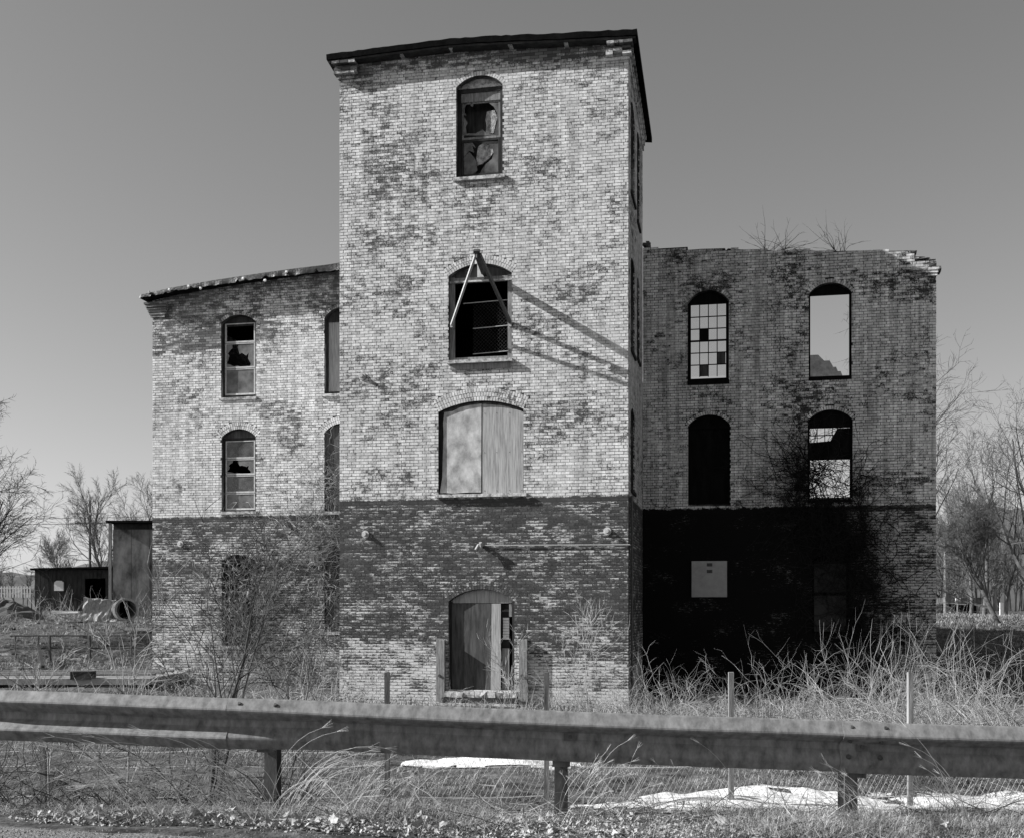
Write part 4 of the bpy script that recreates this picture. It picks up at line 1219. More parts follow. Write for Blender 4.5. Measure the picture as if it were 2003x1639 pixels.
# ------------------------------------------------------------------ wire fence behind the rail
fence = empty('wire_fence', (0, 12.2, -0.8))
tag(fence, 'chain link and barbed wire fence on thin posts behind the guardrail', 'fence')
L_ = fence.location
def fz(x): return gz(x, 12.2)
fy = 12.2
post_x = [(px - CX) / F * fy for px in (-240, 85, 415, 757, 1069, 1430, 1780, 2120)]
for px, x in zip((-240, 85, 415, 757, 1069, 1430, 1780, 2120), post_x):
    zt = P(px, 1314 if px != 85 else 1420, fy).z if px > 700 else P(px, 1440, fy).z
    w = 0.027
    m = MB(); m.box(x - w - L_.x, x + w - L_.x, -w, w, fz(x) - 0.3 - L_.z, zt - L_.z, 0.003)
    m.build('post', M['grey_wood'], fence)
S = []
for zc, amp in ((0.60, 1), (0.42, 1), (0.05, 0)):
    for i in range(len(post_x) - 1):
        a, b = post_x[i], post_x[i + 1]; n = 14
        for k in range(n):
            x0, x1 = a + (b - a) * k / n, a + (b - a) * (k + 1) / n
            sg = lambda t: -0.03 * 4 * t * (1 - t)
            z0 = -0.12 - (0.60 - zc) * 0.9 + sg(k / n); z1 = -0.12 - (0.60 - zc) * 0.9 + sg((k + 1) / n)
            base = 0.68
            S.append((x0, 0, base + z0, x1, 0, base + z1, 0.004, 0.004))
            if amp: S.append((x0 - 0.02, -0.02, base + z0 + 0.02, x0 + 0.02, 0.02, base + z0 - 0.02, 0.002, 0.002)); S.append((x0 - 0.02, 0.02, base + z0 - 0.02, x0 + 0.02, -0.02, base + z0 + 0.02, 0.002, 0.002))
link('barbed_wire', tube_mesh('barbed_wire', S, 3), M['iron_pale'], fence)['kind'] = 'stuff'
# woven mesh between ground and mid height
S = []; pitch = 0.062
x = post_x[0]; zlo, zhi = 0.02, 0.78
cnt = int((post_x[-1] - post_x[0]) / pitch); rows_ = int((zhi - zlo) / pitch)
for i in range(cnt):
    for j in range(rows_):
        xa = post_x[0] + i * pitch; za = fz(xa) - L_.z + zlo + j * pitch
        o_ = pitch / 2 if j % 2 else 0
        S.append((xa + o_, 0.01, za, xa + o_ + pitch / 2, 0.01, za + pitch, 0.0014, 0.0014))
        S.append((xa + o_, 0.01, za, xa + o_ - pitch / 2, 0.01, za + pitch, 0.0014, 0.0014))
link('wire_netting', tube_mesh('wire_netting', S, 3), M['iron_pale'], fence)['kind'] = 'stuff'

# ------------------------------------------------------------------ plants
def rand_dir(rg, base, spread):
    v = Vector((rg.gauss(0, 1), rg.gauss(0, 1), rg.gauss(0, 1))) * spread + base
    return v.normalized()

def grow(S, rg, p, d, length, r, level, cfg):
    """recursive branch: appends tube rows"""
    nseg = cfg['seg'][min(level, len(cfg['seg']) - 1)]
    up = cfg['up'][min(level, len(cfg['up']) - 1)]; wob = cfg['wob']
    pts = [p.copy()]; dirs = [d.copy()]; rr = [r]
    q = p.copy(); dd = d.copy(); taper = cfg.get('taper', 0.35)
    for i in range(nseg):
        dd = (dd + Vector((rg.gauss(0, wob), rg.gauss(0, wob), rg.gauss(0, wob) + up))).normalized()
        q2 = q + dd * (length / nseg); r2 = r * (1 - (1 - taper) * (i + 1) / nseg)
        S.append((*q, *q2, rr[-1], r2)); q = q2; pts.append(q.copy()); dirs.append(dd.copy()); rr.append(r2)
    if level >= cfg['levels']: return
    n = cfg['kids'][min(level, len(cfg['kids']) - 1)]
    for k in range(n):
        t = cfg['from'][min(level, len(cfg['from']) - 1)]; t = t + (1 - t) * (k + rg.random()) / n
        i = min(int(t * nseg), nseg - 1); f = t * nseg - i
        pp = pts[i].lerp(pts[i + 1], f)
        ang = rg.uniform(*cfg['ang']); az = rg.uniform(0, 2 * math.pi)
        a = dirs[i].orthogonal().normalized(); a.rotate(Matrix.Rotation(az, 3, dirs[i]))
        nd_ = (dirs[i] * math.cos(ang) + a * math.sin(ang)).normalized()
        grow(S, rg, pp, nd_, length * rg.uniform(*cfg['len']) * (1 - 0.35 * t), max(rr[i] * cfg.get('rk', 0.6), cfg['rmin']), level + 1, cfg)

def tree(name, x, y, h, r, cfg, seed, m, label, cat='tree', group=None, lean=(0, 0), z=None, sides=4):
    rg = random.Random(seed)
    z = gz(x, y) - 0.1 if z is None else z
    o = empty(name, (x, y, z)); tag(o, label, cat, group)
    S = []
    grow(S, rg, Vector((0, 0, 0)), Vector((lean[0], lean[1], 1)).normalized(), h, r, 0, cfg)
    n0 = cfg['seg'][0]
    link('trunk', tube_mesh('trunk', S[:n0], 8, True), m, o)
    link('crown', tube_mesh('crown', S[n0:], 3), m, o)
    return o

big = dict(levels=5, seg=(8, 6, 5, 4, 3, 2), up=(0.02, 0.05, 0.04, 0.03, 0.02, 0.0), wob=0.10, kids=(11, 7, 6, 5, 4), ang=(0.35, 0.95), len=(0.55, 0.8), rmin=0.007, rk=0.52, taper=0.35)
big['from'] = (0.2, 0.15, 0.15, 0.1, 0.1)
small = dict(levels=4, seg=(7, 5, 4, 3, 2), up=(0.02, 0.09, 0.06, 0.03), wob=0.09, kids=(12, 9, 7, 5), ang=(0.3, 0.8), len=(0.45, 0.72), rmin=0.009, rk=0.5, taper=0.3)
small['from'] = (0.18, 0.12, 0.1, 0.1)
grp = 'bare trees around the mill'
tree('bare_tree', P(-60, 1190, 40).x, 40, 6.3, 0.17, big, 5, M['bark'], 'large bare tree at the left edge with fine branches reaching into the sky', group=grp, lean=(0.05, 0))
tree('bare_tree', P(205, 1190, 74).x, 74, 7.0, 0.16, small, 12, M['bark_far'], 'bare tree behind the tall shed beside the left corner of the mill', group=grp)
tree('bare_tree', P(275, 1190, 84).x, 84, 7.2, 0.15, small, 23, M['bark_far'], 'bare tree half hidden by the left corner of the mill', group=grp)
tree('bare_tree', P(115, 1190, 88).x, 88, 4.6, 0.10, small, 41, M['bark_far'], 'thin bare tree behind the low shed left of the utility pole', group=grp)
airy = dict(big); airy['kids'] = (8, 5, 5, 4, 2)
tree('bare_tree', P(1800, 1190, 52).x, 52, 9.2, 0.24, airy, 61, M['bark'], 'tall bare tree whose branches show past the right corner of the mill', group=grp, lean=(0.10, 0))
tree('bare_tree', P(2020, 1190, 58).x, 58, 8.4, 0.22, airy, 77, M['bark'], 'large bare tree at the right edge of the view', group=grp, lean=(-0.22, 0))
tree('bare_tree', P(1955, 1190, 47).x, 47, 3.9, 0.12, big, 83, M['bark_far'], 'leaning bare tree in the thicket right of the mill', group=grp, lean=(-0.35, 0))
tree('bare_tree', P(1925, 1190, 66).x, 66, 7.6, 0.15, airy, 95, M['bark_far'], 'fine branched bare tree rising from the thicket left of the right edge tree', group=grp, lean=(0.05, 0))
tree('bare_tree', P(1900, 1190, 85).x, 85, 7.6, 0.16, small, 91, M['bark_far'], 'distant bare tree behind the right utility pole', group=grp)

# far woods on both sides: one mass each
def wood_mass(x0, x1, y, h, n, seed):
    rg = random.Random(seed); S = []
    cfg = dict(levels=2, seg=(4, 3, 2), up=(0.0, 0.06, 0.03), wob=0.08, kids=(11, 7), ang=(0.3, 0.7), len=(0.35, 0.55), rmin=0.025, rk=0.5, taper=0.3); cfg['from'] = (0.25, 0.1)
    for i in range(n):
        x = rg.uniform(x0, x1); yy = y + rg.uniform(-15, 25); hh = h * rg.uniform(0.6, 1.1)
        grow(S, rg, Vector((x, yy, gz(x, yy) - 0.2)), Vector((rg.gauss(0, .05), 0, 1)).normalized(), hh, 0.10, 0, cfg)
    return tag(link('far_woods', tube_mesh('far_woods', S, 3), M['bark_far']), kind='stuff')
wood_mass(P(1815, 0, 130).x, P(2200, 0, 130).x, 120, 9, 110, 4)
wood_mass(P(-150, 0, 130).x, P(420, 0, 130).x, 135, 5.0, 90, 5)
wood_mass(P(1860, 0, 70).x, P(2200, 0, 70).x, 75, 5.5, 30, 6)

# saplings close to the rail
sap = dict(levels=3, seg=(8, 7, 5, 3), up=(0.02, 0.05, 0.03, 0.0), wob=0.07, kids=(7, 6, 3), ang=(0.35, 0.75), len=(0.5, 0.8), rmin=0.004, rk=0.55, taper=0.3)
sap['from'] = (0.08, 0.2, 0.2)
def sapling(px, d, h, r, seed, lb, m='bark', lean=(0, 0), cfg=sap):
    x = P(px, 0, d).x; rg = random.Random(seed); z = gz(x, d) - 0.05
    o = empty('sapling', (x, d, z)); tag(o, lb, 'sapling', 'bare saplings behind the guardrail')
    S = []; grow(S, rg, Vector((0, 0, 0)), Vector((lean[0], lean[1], 1)).normalized(), h, r, 0, cfg)
    n0 = cfg['seg'][0]; link('stem', tube_mesh('stem', S[:n0], 6, True), M[m], o); link('twigs', tube_mesh('twigs', S[n0:], 4), M[m], o)
sapling(410, 10.5, 2.15, 0.024, 3, 'dark branching sapling in front of the vine covered wall')
sapling(425, 12.5, 2.6, 0.018, 8, 'tall thin sapling reaching up to the paint line of the left wing', lean=(0.12, 0))
sapling(240, 11.0, 1.75, 0.012, 14, 'pale slender sapling before the old dock', 'stem', (0.08, 0))
sapling(95, 9.5, 1.15, 0.010, 17, 'thin crooked sapling at the far left above the rail', 'stem', (0.15, 0))
sapling(560, 13.5, 1.7, 0.012, 21, 'fine sapling between the vines and the tower corner', 'bark', (0.2, 0))
sapling(1010, 20, 1.35, 0.010, 25, 'pale shoots growing before the tower door', 'stem', (-0.1, 0))
sapling(1150, 21, 1.9, 0.009, 27, 'light twiggy shrub against the tower right of the door', 'vine', (0.05, 0))

# brambles along the foot of the right wing
def arcs(rg, n, x0, x1, y0, y1, hmin, hmax, r, kinks=9, twig=0.5, zoff=0.0, up=1.0, reach=1.0, wig=0.16, sagk=1.0):
    S = []
    for i in range(n):
        x = rg.uniform(x0, x1); y = rg.uniform(y0, y1); z = gz(x, y) - 0.03 + zoff
        L = rg.uniform(hmin, hmax); a = rg.uniform(0, 2 * math.pi); dr = rg.uniform(0.2, 1.0) * reach
        d = Vector((math.cos(a) * dr, math.sin(a) * dr * 0.6, up * rg.uniform(0.6, 1.3))).normalized()
        sag = rg.uniform(0.05, 0.26) if rg.random() < 0.75 else 0.01
        p = Vector((x, y, z)); rr = r * rg.uniform(0.6, 1.2)
        for k in range(kinks):
            d = (d + Vector((rg.gauss(0, wig), rg.gauss(0, wig * .8), rg.gauss(0, wig * .8) - sag * sagk))).normalized()
            q = p + d * (L / kinks); r2 = rr * (1 - 0.75 * (k + 1) / kinks); r1 = rr * (1 - 0.75 * k / kinks)
            if q.z < gz(q.x, q.y) - 0.05 + zoff: break
            S.append((*p, *q, r1, r2))
            if rg.random() < twig:
                t = (d + Vector((rg.gauss(0, .7), rg.gauss(0, .5), rg.gauss(0, .7)))).normalized(); l2 = L * rg.uniform(0.06, 0.22)
                m_ = p + t * l2 * 0.5; e_ = m_ + (t + Vector((0, 0, rg.gauss(0, .4)))).normalized() * l2 * 0.5
                S.append((*p, *m_, r2 * 0.7, r2 * 0.5)); S.append((*m_, *e_, r2 * 0.5, r2 * 0.25))
            p = q
    return S
def bush(px0, px1, d0, d1, n, hmin, hmax, r, seed, lb, m='stem', name='bramble_bush', cat='bramble', grp='brambles along the foot of the mill', **kw):
    rg = random.Random(seed); x0, x1 = P(px0, 0, (d0 + d1) / 2).x, P(px1, 0, (d0 + d1) / 2).x
    S = np.array(arcs(rg, n, x0, x1, d0, d1, hmin, hmax, r, **kw))
    c = np.array([(x0 + x1) / 2, (d0 + d1) / 2, gz((x0 + x1) / 2, (d0 + d1) / 2)])
    S[:, :3] -= c; S[:, 3:6] -= c
    o = link(name, tube_mesh(name, S, 4), M[m]); o.location = c; tag(o, lb, cat, grp); return o
br = dict(kinks=12, twig=0.75, wig=0.30, reach=1.6)
bush(1240, 1400, 19, 23, 300, 0.7, 2.1, 0.0058, 1, 'low arching bramble beside the shaded corner of the tower', **br)
bush(1400, 1580, 18, 22, 300, 0.7, 2.0, 0.0058, 2, 'low bramble tangle in front of the black wall', **br)
bush(1540, 1720, 17, 21, 340, 0.8, 2.5, 0.006, 3, 'tangled pale bramble around the middle of the black wall', **br)
bush(1720, 1880, 15, 20, 430, 0.9, 2.8, 0.006, 4, 'dense high bramble in front of the right corner of the mill', **br)
bush(1860, 2080, 14, 20, 620, 0.9, 2.9, 0.0065, 5, 'dense thicket of brambles at the right edge of the view', **br)
bush(1240, 1560, 16, 20, 190, 0.5, 1.5, 0.006, 51, 'dark woody undergrowth between the pale brambles before the black wall', m='bark', **br)
bush(1560, 2080, 13, 17, 330, 0.6, 1.7, 0.006, 52, 'dark woody undergrowth among the tall brambles on the right', m='bark', **br)
bush(1640, 1800, 17, 19, 16, 1.6, 2.6, 0.008, 6, 'long upright canes standing out of the brambles before the right corner', up=2.0, reach=0.6, twig=0.9, wig=0.12)
bush(1080, 1240, 22, 25, 110, 0.6, 1.8, 0.006, 7, 'thin pale brush growing at the right foot of the tower', up=1.6, reach=0.6)
bush(820, 1080, 23, 25.2, 90, 0.4, 1.1, 0.006, 9, 'scrubby twigs on the tower doorstep')
bush(1850, 2100, 26, 40, 260, 1.0, 2.6, 0.012, 10, 'open brush in the field right of the mill', m='bark_far')
bush(300, 480, 18, 26, 150, 0.8, 2.0, 0.007, 11, 'grey brush at the foot of the left wing', m='vine')
bush(480, 670, 16, 25, 230, 0.8, 2.3, 0.007, 12, 'tangled brush between the left wing and the tower', m='vine')
bush(-120, 300, 12, 26, 240, 0.6, 1.7, 0.006, 13, 'weedy stems below the old dock on the left', m='vine')
bush(-100, 560, 7.6, 11, 210, 0.5, 1.6, 0.006, 15, 'dark twigs growing behind the left half of the rail', m='bark')
bush(560, 1300, 7.6, 11, 110, 0.3, 0.9, 0.003, 16, 'thin weeds behind the middle of the rail', m='vine')
bush(1300, 2100, 7.6, 10, 45, 0.3, 1.0, 0.003, 19, 'thin weeds behind the right half of the rail', m='bark')

# vines on the walls (in the mill's own frame)
def vine(name, starts, n0, seed, m, lb, L=(1.5, 4.5), n=80, r=0.008, lift=0.35, up=0.6, wig=0.35, kinks=14, cat='vine', spread=0.5):
    rg = random.Random(seed); S = []
    for i in range(n):
        u, z = rg.choice(starts); u += rg.gauss(0, spread); z += rg.gauss(0, spread)
        p = Vector((u, n0 - rg.uniform(0.01, 0.08), z)); d = Vector((rg.gauss(0, .6), 0, rg.gauss(up, .6))).normalized()
        ln = rg.uniform(*L); rr = r * rg.uniform(0.5, 1.3)
        for k in range(kinks):
            d = (d + Vector((rg.gauss(0, wig), 0, rg.gauss(0, wig)))).normalized()
            q = p + d * (ln / kinks); q.y = n0 - 0.015 - abs(rg.gauss(0, lift)) * min(1, 0.35)
            S.append((*p, *q, rr * (1 - .7 * k / kinks), rr * (1 - .7 * (k + 1) / kinks)))
            if rg.random() < 0.5:
                t = Vector((rg.gauss(0, 1), rg.gauss(-.3, .4), rg.gauss(0, 1))).normalized(); e = p + t * rg.uniform(.08, .4)
                e.y = min(e.y, n0 - 0.01); S.append((*p, *e, rr * .5, rr * .25))
            p = q
    S = np.array(S); uc, zc = starts[0]
    S[:, [0, 3]] -= uc; S[:, [1, 4]] -= n0
    gp = mill_world(uc, n0, 0); S[:, [2, 5]] -= -1.1
    o = link(name, tube_mesh(name, S, 3), M[m]); o.location = (gp.x, gp.y, -1.1); o.rotation_euler = (0, 0, -TH); tag(o, lb, cat, 'bare vines climbing the mill')
    return o
vine('climbing_vine', [U(470, 1180, NW), U(500, 1240, NW), U(540, 1120, NW), U(480, 1120, NW), U(455, 1220, NW), U(520, 1300, NW)], NW, 3, 'vine', 'tangled grey vine over the ground floor window of the left wing', n=190, L=(0.8, 2.6), lift=0.5, wig=0.5, up=-0.1, spread=0.3)
vine('climbing_vine', [U(640, 1250, NW), U(648, 1150, NW), U(645, 1050, NW), U(640, 950, NW), U(620, 1100, NW), U(600, 1060, NW)], NW, 5, 'vine', 'pale vine climbing the left wing beside the tower corner', n=170, L=(0.8, 2.8), lift=0.5, up=0.3, spread=0.28)
vine('climbing_vine', [U(580, 1330, NW), U(420, 1330, NW), U(620, 1330, NW)], NW - 0.2, 7, 'vine', 'dense weedy growth along the base of the left wing', n=170, L=(0.5, 1.8), up=0.5, wig=0.5, spread=0.7)
vine('climbing_vine', [U(1590, 940, NW), U(1670, 960, NW), U(1572, 900, NW), U(1568, 960, NW), U(1575, 930, NW), U(1620, 985, NW), U(1700, 1020, NW), U(1580, 1000, NW)], NW, 9, 'vine_shaded', 'dark ivy stems, shade put into their colour, round the half boarded window of the right wing', n=230, L=(0.7, 2.4), up=0.05, r=0.012, spread=0.22)
vine('climbing_vine', [U(1640, 1100, NW), U(1700, 1150, NW), U(1680, 1060, NW), U(1660, 1200, NW), U(1740, 1250, NW)], NW, 11, 'vine_shaded', 'dark ivy mat, shade put into its colour, on the lower wall of the right wing', n=240, L=(0.6, 2.2), up=0.2, r=0.013, spread=0.42)
vine('climbing_vine', [U(1500, 940, NW), U(1470, 925, NW)], NW, 13, 'vine_shaded', 'thin dark runner reaching left from the vine covered window', n=9, L=(0.8, 1.6), up=0.2, wig=0.18, r=0.006)
# brush on the wall top
for k, (px, w, n, lb) in enumerate(((1518, 1.3, 26, 'wide bare bush growing on top of the right wing wall'), (1640, 0.6, 16, 'narrow bare bush growing on the wall top above the open window'))):
    u, z = U(px, 492, NW + 0.15); rg = random.Random(60 + k); S = []
    for i in range(n):
        p = Vector((rg.uniform(-.25, .25) * w, 0, 0)); d = Vector((rg.gauss(0, 1.1 * w), rg.gauss(0, .5), 1)).normalized(); ln = rg.uniform(0.5, 1.35)
        for q_ in range(7):
            d = (d + Vector((rg.gauss(0, .16), rg.gauss(0, .1), rg.gauss(-0.05, .12)))).normalized(); e = p + d * ln / 7
            S.append((*p, *e, .008 - q_ * .0009, .008 - (q_ + 1) * .0009))
            if rg.random() < .45:
                t = (d + Vector((rg.gauss(0, .7), 0, rg.gauss(0, .5)))).normalized(); S.append((*p, *(p + t * .16), .004, .002))
            p = e
    o = link('wall_top_bush', tube_mesh('wall_top_bush', S, 3), M['bark']); gp = mill_world(u, NW + 0.15, z - 0.06)
    o.location = gp; o.rotation_euler = (0, 0, -TH); tag(o, lb, 'bush', 'bushes on the wall top')

# grass
def blades(name, n, sampler, h, w, bend, seed, m):
    rg = np.random.default_rng(seed)
    x, y = sampler(rg, n); n = len(x)
    z = ground_z(x, y) - 0.01
    H = rg.uniform(h[0], h[1], n) * (0.5 + fbm(x * 1.3, y * 1.3, seed))
    a = rg.uniform(0, 2 * np.pi, n); b = rg.uniform(bend[0], bend[1], n)
    dx, dy = np.cos(a), np.sin(a); wx = -dy * w * rg.uniform(.6, 1.3, n); wy = dx * w * rg.uniform(.6, 1.3, n)
    # turn the blades broadside
    p0 = np.stack([x, y, z], -1); W = np.stack([wx, wy, np.zeros(n)], -1); D = np.stack([dx, dy, np.zeros(n)], -1)
    m1 = p0 + D * (H * b * 0.25)[:, None]; m1[:, 2] += H * 0.55
    t1 = p0 + D * (H * b)[:, None]; t1[:, 2] += H * np.clip(1.0 - 0.35 * b, 0.15, 1)
    V = np.stack([p0 - W, p0 + W, m1 + W * .8, m1 - W * .8, t1 + W * 0.15, t1 - W * 0.15], 1).reshape(-1, 3)
    base = (np.arange(n) * 6)[:, None]
    Fq = np.concatenate([base + np.array([[0, 1, 2, 3]]), base + np.array([[3, 2, 4, 5]])], 0)
    return tag(link(name, np_mesh(name, V, Fq), M[m]), kind='stuff')
def wedge(y0, y1, k0=-0.5, k1=0.5, thr=None, seed=0):
    def s(rg, n):
        y = rg.uniform(y0, y1, n); x = rg.uniform(k0, k1, n) * y
        if thr is not None:
            keep = fbm(x * 1.1, y * 1.1, seed) > thr; x, y = x[keep], y[keep]
        k2 = y > edge_y(x) + 0.02 + 0.35 * np.clip(0.3 - x, 0, 1) * fbm(x * 2, y * 0 + 1.5, 8); return x[k2], y[k2]
    return s
blades('grass', 90000, wedge(5.9, 9.2, thr=0.47, seed=3), (0.03, 0.17), 0.0016, (0.5, 2.6), 1, 'straw')
blades('grass', 24000, wedge(5.9, 9.5, thr=0.36, seed=13), (0.02, 0.07), 0.0014, (0.8, 3.0), 11, 'straw_pale')
blades('grass', 50000, wedge(8.6, 18, thr=0.52, seed=4), (0.04, 0.15), 0.003, (0.4, 2.2), 2, 'straw')
blades('grass', 22000, wedge(31, 60, -0.5, -0.28, thr=0.47, seed=6), (0.06, 0.30), 0.009, (0.4, 2.2), 5, 'straw')
blades('grass', 16000, wedge(28, 70, 0.36, 0.5, thr=0.42, seed=7), (0.06, 0.25), 0.010, (0.3, 1.8), 6, 'straw')
blades('grass', 14000, wedge(20, 29, -0.34, 0.42, thr=0.42, seed=9), (0.15, 0.45), 0.006, (0.3, 1.2), 7, 'straw')

rg = random.Random(4); S = []
for i in range(2600):
    y = rg.uniform(6.2, 11); x = rg.uniform(-.5, .5) * y
    if y < edge_y(np.array([x]))[0] + .1: continue
    z = gz(x, y) + rg.uniform(0, .05); a = rg.uniform(0, 6.28); l = rg.uniform(.08, .45); e = rg.uniform(-.05, .9) ** 2
    p = Vector((x, y, z)); q = p + Vector((math.cos(a), math.sin(a), e)) * l * .5; q2 = q + Vector((math.cos(a + rg.gauss(0, .5)), math.sin(a), e * rg.uniform(-.3, 1.2))) * l * .5
    r_ = rg.uniform(.0012, .0035); S.append((*p, *q, r_, r_ * .8)); S.append((*q, *q2, r_ * .8, r_ * .4))
k_ = len(S) // 2
tag(link('fallen_twigs', tube_mesh('fallen_twigs', S[:k_], 3), M['bark']), kind='stuff')
tag(link('fallen_stalks', tube_mesh('fallen_stalks', S[k_:], 3), M['stem']), kind='stuff')
# tall grass clumps leaning over the rail
def clump(px, d, n, h, lean, seed, lb, r=0.0016, sp=0.10):
    x = P(px, 0, d).x; rg = random.Random(seed); S = []
    for i in range(n):
        p = Vector((rg.gauss(0, sp), rg.gauss(0, sp * .6), -0.02)); L = rg.uniform(h * .5, h)
        d_ = Vector((rg.gauss(lean * .35, .16), rg.gauss(-.03, .10), 1)).normalized(); bend = rg.uniform(0.4, 1.2) * lean * .14; k = 9
        for q_ in range(k):
            d_ = (d_ + Vector((bend * (q_ / k) * 2.4, rg.gauss(0, .02), -abs(bend) * (q_ / k) * 1.5))).normalized(); e = p + d_ * L / k
            rr = r * (1 - .6 * q_ / k); S.append((*p, *e, rr, rr * .9)); p = e
        for q_ in range(5):   # seed head
            t = (d_ + Vector((rg.gauss(0, .22), rg.gauss(0, .2), rg.gauss(0, .22)))).normalized(); S.append((*p, *(p + t * L * .10), r * .6, r * .2))
    o = link('grass_clump', tube_mesh('grass_clump', S, 3), M['straw_pale']); o.location = (x, d, gz(x, d)); tag(o, lb, 'grass clump', 'tall dry grass clumps at the rail'); return o
clump(500, 6.55, 40, 1.05, -1.7, 1, 'tall dry grass leaning left over the rail at its left joint')
clump(560, 6.55, 20, 0.85, 1.2, 2, 'dry grass arching right below the left joint of the rail')
clump(330, 6.6, 34, 0.95, -1.5, 3, 'sparse feathery grass in front of the left rail panel')
clump(690, 6.5, 16, 0.5, 0.8, 4, 'short drooping grass tuft left of the middle post')
clump(1130, 6.5, 16, 0.6, 0.7, 5, 'dry grass stalks around the middle rail post')
clump(1700, 6.3, 30, 0.5, -0.8, 6, 'dry grass stalks around the right rail post')
clump(860, 7.2, 22, 0.6, 0.4, 7, 'grass tuft behind the rail between the two posts', sp=.3)
clump(1905, 6.2, 6, 0.75, -0.7, 8, 'single feathery stalk before the right end of the rail', r=0.003, sp=.03)
clump(1460, 6.3, 5, 0.62, -0.9, 9, 'thin bent stalk before the rail left of the splice', sp=.05)
clump(1270, 6.7, 40, 0.4, -0.5, 10, 'low grass under the rail before the snow', sp=.2)

# fallen leaves
def leaf_shape(rg, s):
    k = 10; pts = []
    for i in range(k):
        a = 2 * math.pi * i / k; r = s * (1.0 if i % 2 == 0 else 0.68) * rg.uniform(.7, 1.15)
        pts.append(Vector((math.cos(a) * r, math.sin(a) * r * .62, 0)))
    cu = rg.uniform(-2.2, 2.2) / s
    for p in pts: p.z = cu * p.x * p.x * .6 + rg.uniform(-.12, .12) * s
    return [Vector((0, 0, rg.uniform(-.1, .2) * s))] + pts
def leaf_verts(rg, s, x, y, lift):
    pts = leaf_shape(rg, s); Mx = Matrix.Rotation(rg.uniform(0, 6.28), 3, 'Z') @ Matrix.Rotation(rg.gauss(0, .55), 3, 'X') @ Matrix.Rotation(rg.gauss(0, .55), 3, 'Y')
    return [Mx @ p for p in pts]
LF = [[0, i, i + 1 if i < 10 else 1] for i in range(1, 11)]
litter = empty('leaf_litter', (0, 6.3, 0.05)); tag(litter, 'dead curled leaves blown along the edge of the gravel shoulder', 'leaves')
rg = random.Random(77)
big_leaves = []
for i in range(280):
    px = rg.choice([rg.uniform(0, 420), rg.uniform(0, 900), rg.uniform(0, 700), rg.uniform(0, 2003)]); x = (px - CX) / F * 6.2; y = float(edge_y(np.array([x]))[0]) + abs(rg.gauss(0.0, 0.24)) - 0.04; s = rg.uniform(.024, .055)
    me = bpy.data.meshes.new('leaf'); me.from_pydata([tuple(v) for v in leaf_verts(rg, s, x, y, 0)], [], LF)
    o = link('leaf', me, M['leaf'], litter); o.location = Vector((x, y, gz(x, y) + 0.012 + rg.uniform(0, .06))) - litter.location
V = []; Fc = []
for i in range(5200):
    px = rg.uniform(-40, 2050); x = (px - CX) / F * 6.3; y = float(edge_y(np.array([x]))[0]) + abs(rg.gauss(0, .40)) - .10; s = rg.uniform(.006, .022)
    z = gz(x, y) + rg.uniform(0, .035); b = len(V); V += [v + Vector((x, y, z)) - litter.location for v in leaf_verts(rg, s, x, y, 0)]; Fc += [[b + q for q in f] for f in LF]
o = link('leaf_fragments', np_mesh('leaf_fragments', [tuple(v) for v in V], Fc), M['leaf'], litter); o['kind'] = 'stuff'
# gravel grit on the shoulder
V = []; Fc = []
for i in range(5000):
    y = rg.uniform(5.0, 6.3); x = rg.uniform(-.5, .5) * y; 
    if y > edge_y(np.array([x]))[0] + .05: continue
    s = rg.uniform(.002, .008); z = gz(x, y) + .01; b = len(V)
    V += [(x + s, y, z), (x, y + s, z), (x - s, y, z), (x, y - s, z), (x, y, z + s)]; Fc += [[b, b + 1, b + 4], [b + 1, b + 2, b + 4], [b + 2, b + 3, b + 4], [b + 3, b, b + 4]]
tag(link('grit', np_mesh('grit', V, Fc), M['gravel']), kind='stuff')

# ------------------------------------------------------------------ left background
def at(px, d, py=None):
    p = P(px, py if py is not None else HY, d); return p
# dock: a concrete ledge with timbers
dk = empty('loading_dock', (P(150, 0, 31).x, 31, -0.9)); tag(dk, 'low concrete loading dock with a plank edge left of the mill', 'dock')
L_ = dk.location
xa, xb = P(-60, 0, 31).x - L_.x, P(299, 0, 31).x - L_.x
MB().box(xa, xb, -0.10, 0.3, -0.6, P(0, 1352, 31).z - L_.z - 0.25).build('retaining_wall', M['interior'], dk)
MB().box(xa, xb, -0.25, 3.2, P(0, 1326, 31).z - L_.z - 0.16, P(0, 1326, 31).z - L_.z, 0.01).build('slab', M['concrete'], dk)
for k, y in enumerate((0.3, 1.1, 2.0)):
    MB().beam((xa, y, P(0, 1325, 31).z - L_.z + 0.05), (xb, y - 0.1, P(0, 1324, 31).z - L_.z + 0.07), 0.16, 0.06).build('plank', M['grey_wood'], dk)
a = P(166, 1316, 31); MB().box(a.x - 0.28 - L_.x, a.x + 0.28 - L_.x, -0.34, 0.1, a.z - 0.16 - L_.z, a.z + 0.06 - L_.z, 0.01).build('bumper', M['dark_wood'], dk)
# railing
rl = empty('pipe_railing', (P(150, 0, 37).x, 37, -0.4)); tag(rl, 'dark pipe railing with two rails on the dock left of the mill', 'railing')
L_ = rl.location
for yp in (1243, 1268):
    a, b = P(20, yp, 37) - L_, P(299, yp - 1, 37) - L_; MB().bar(a, b, 0.028).build('rail', M['iron'], rl)
for px, lo in ((75, 1290), (97, 1293), (175, 1286), (256, 1284), (30, 1290)):
    a, b = P(px, 1242, 37) - L_, P(px + 1, lo, 37) - L_; MB().bar(a, b, 0.05 if px in (97, 175) else 0.03).build('post', M['iron'], rl)
MB().beam(P(75, 1262, 37) - L_, P(84, 1304, 34) - L_, 0.1, 0.1).build('brace', M['dark_wood'], rl)
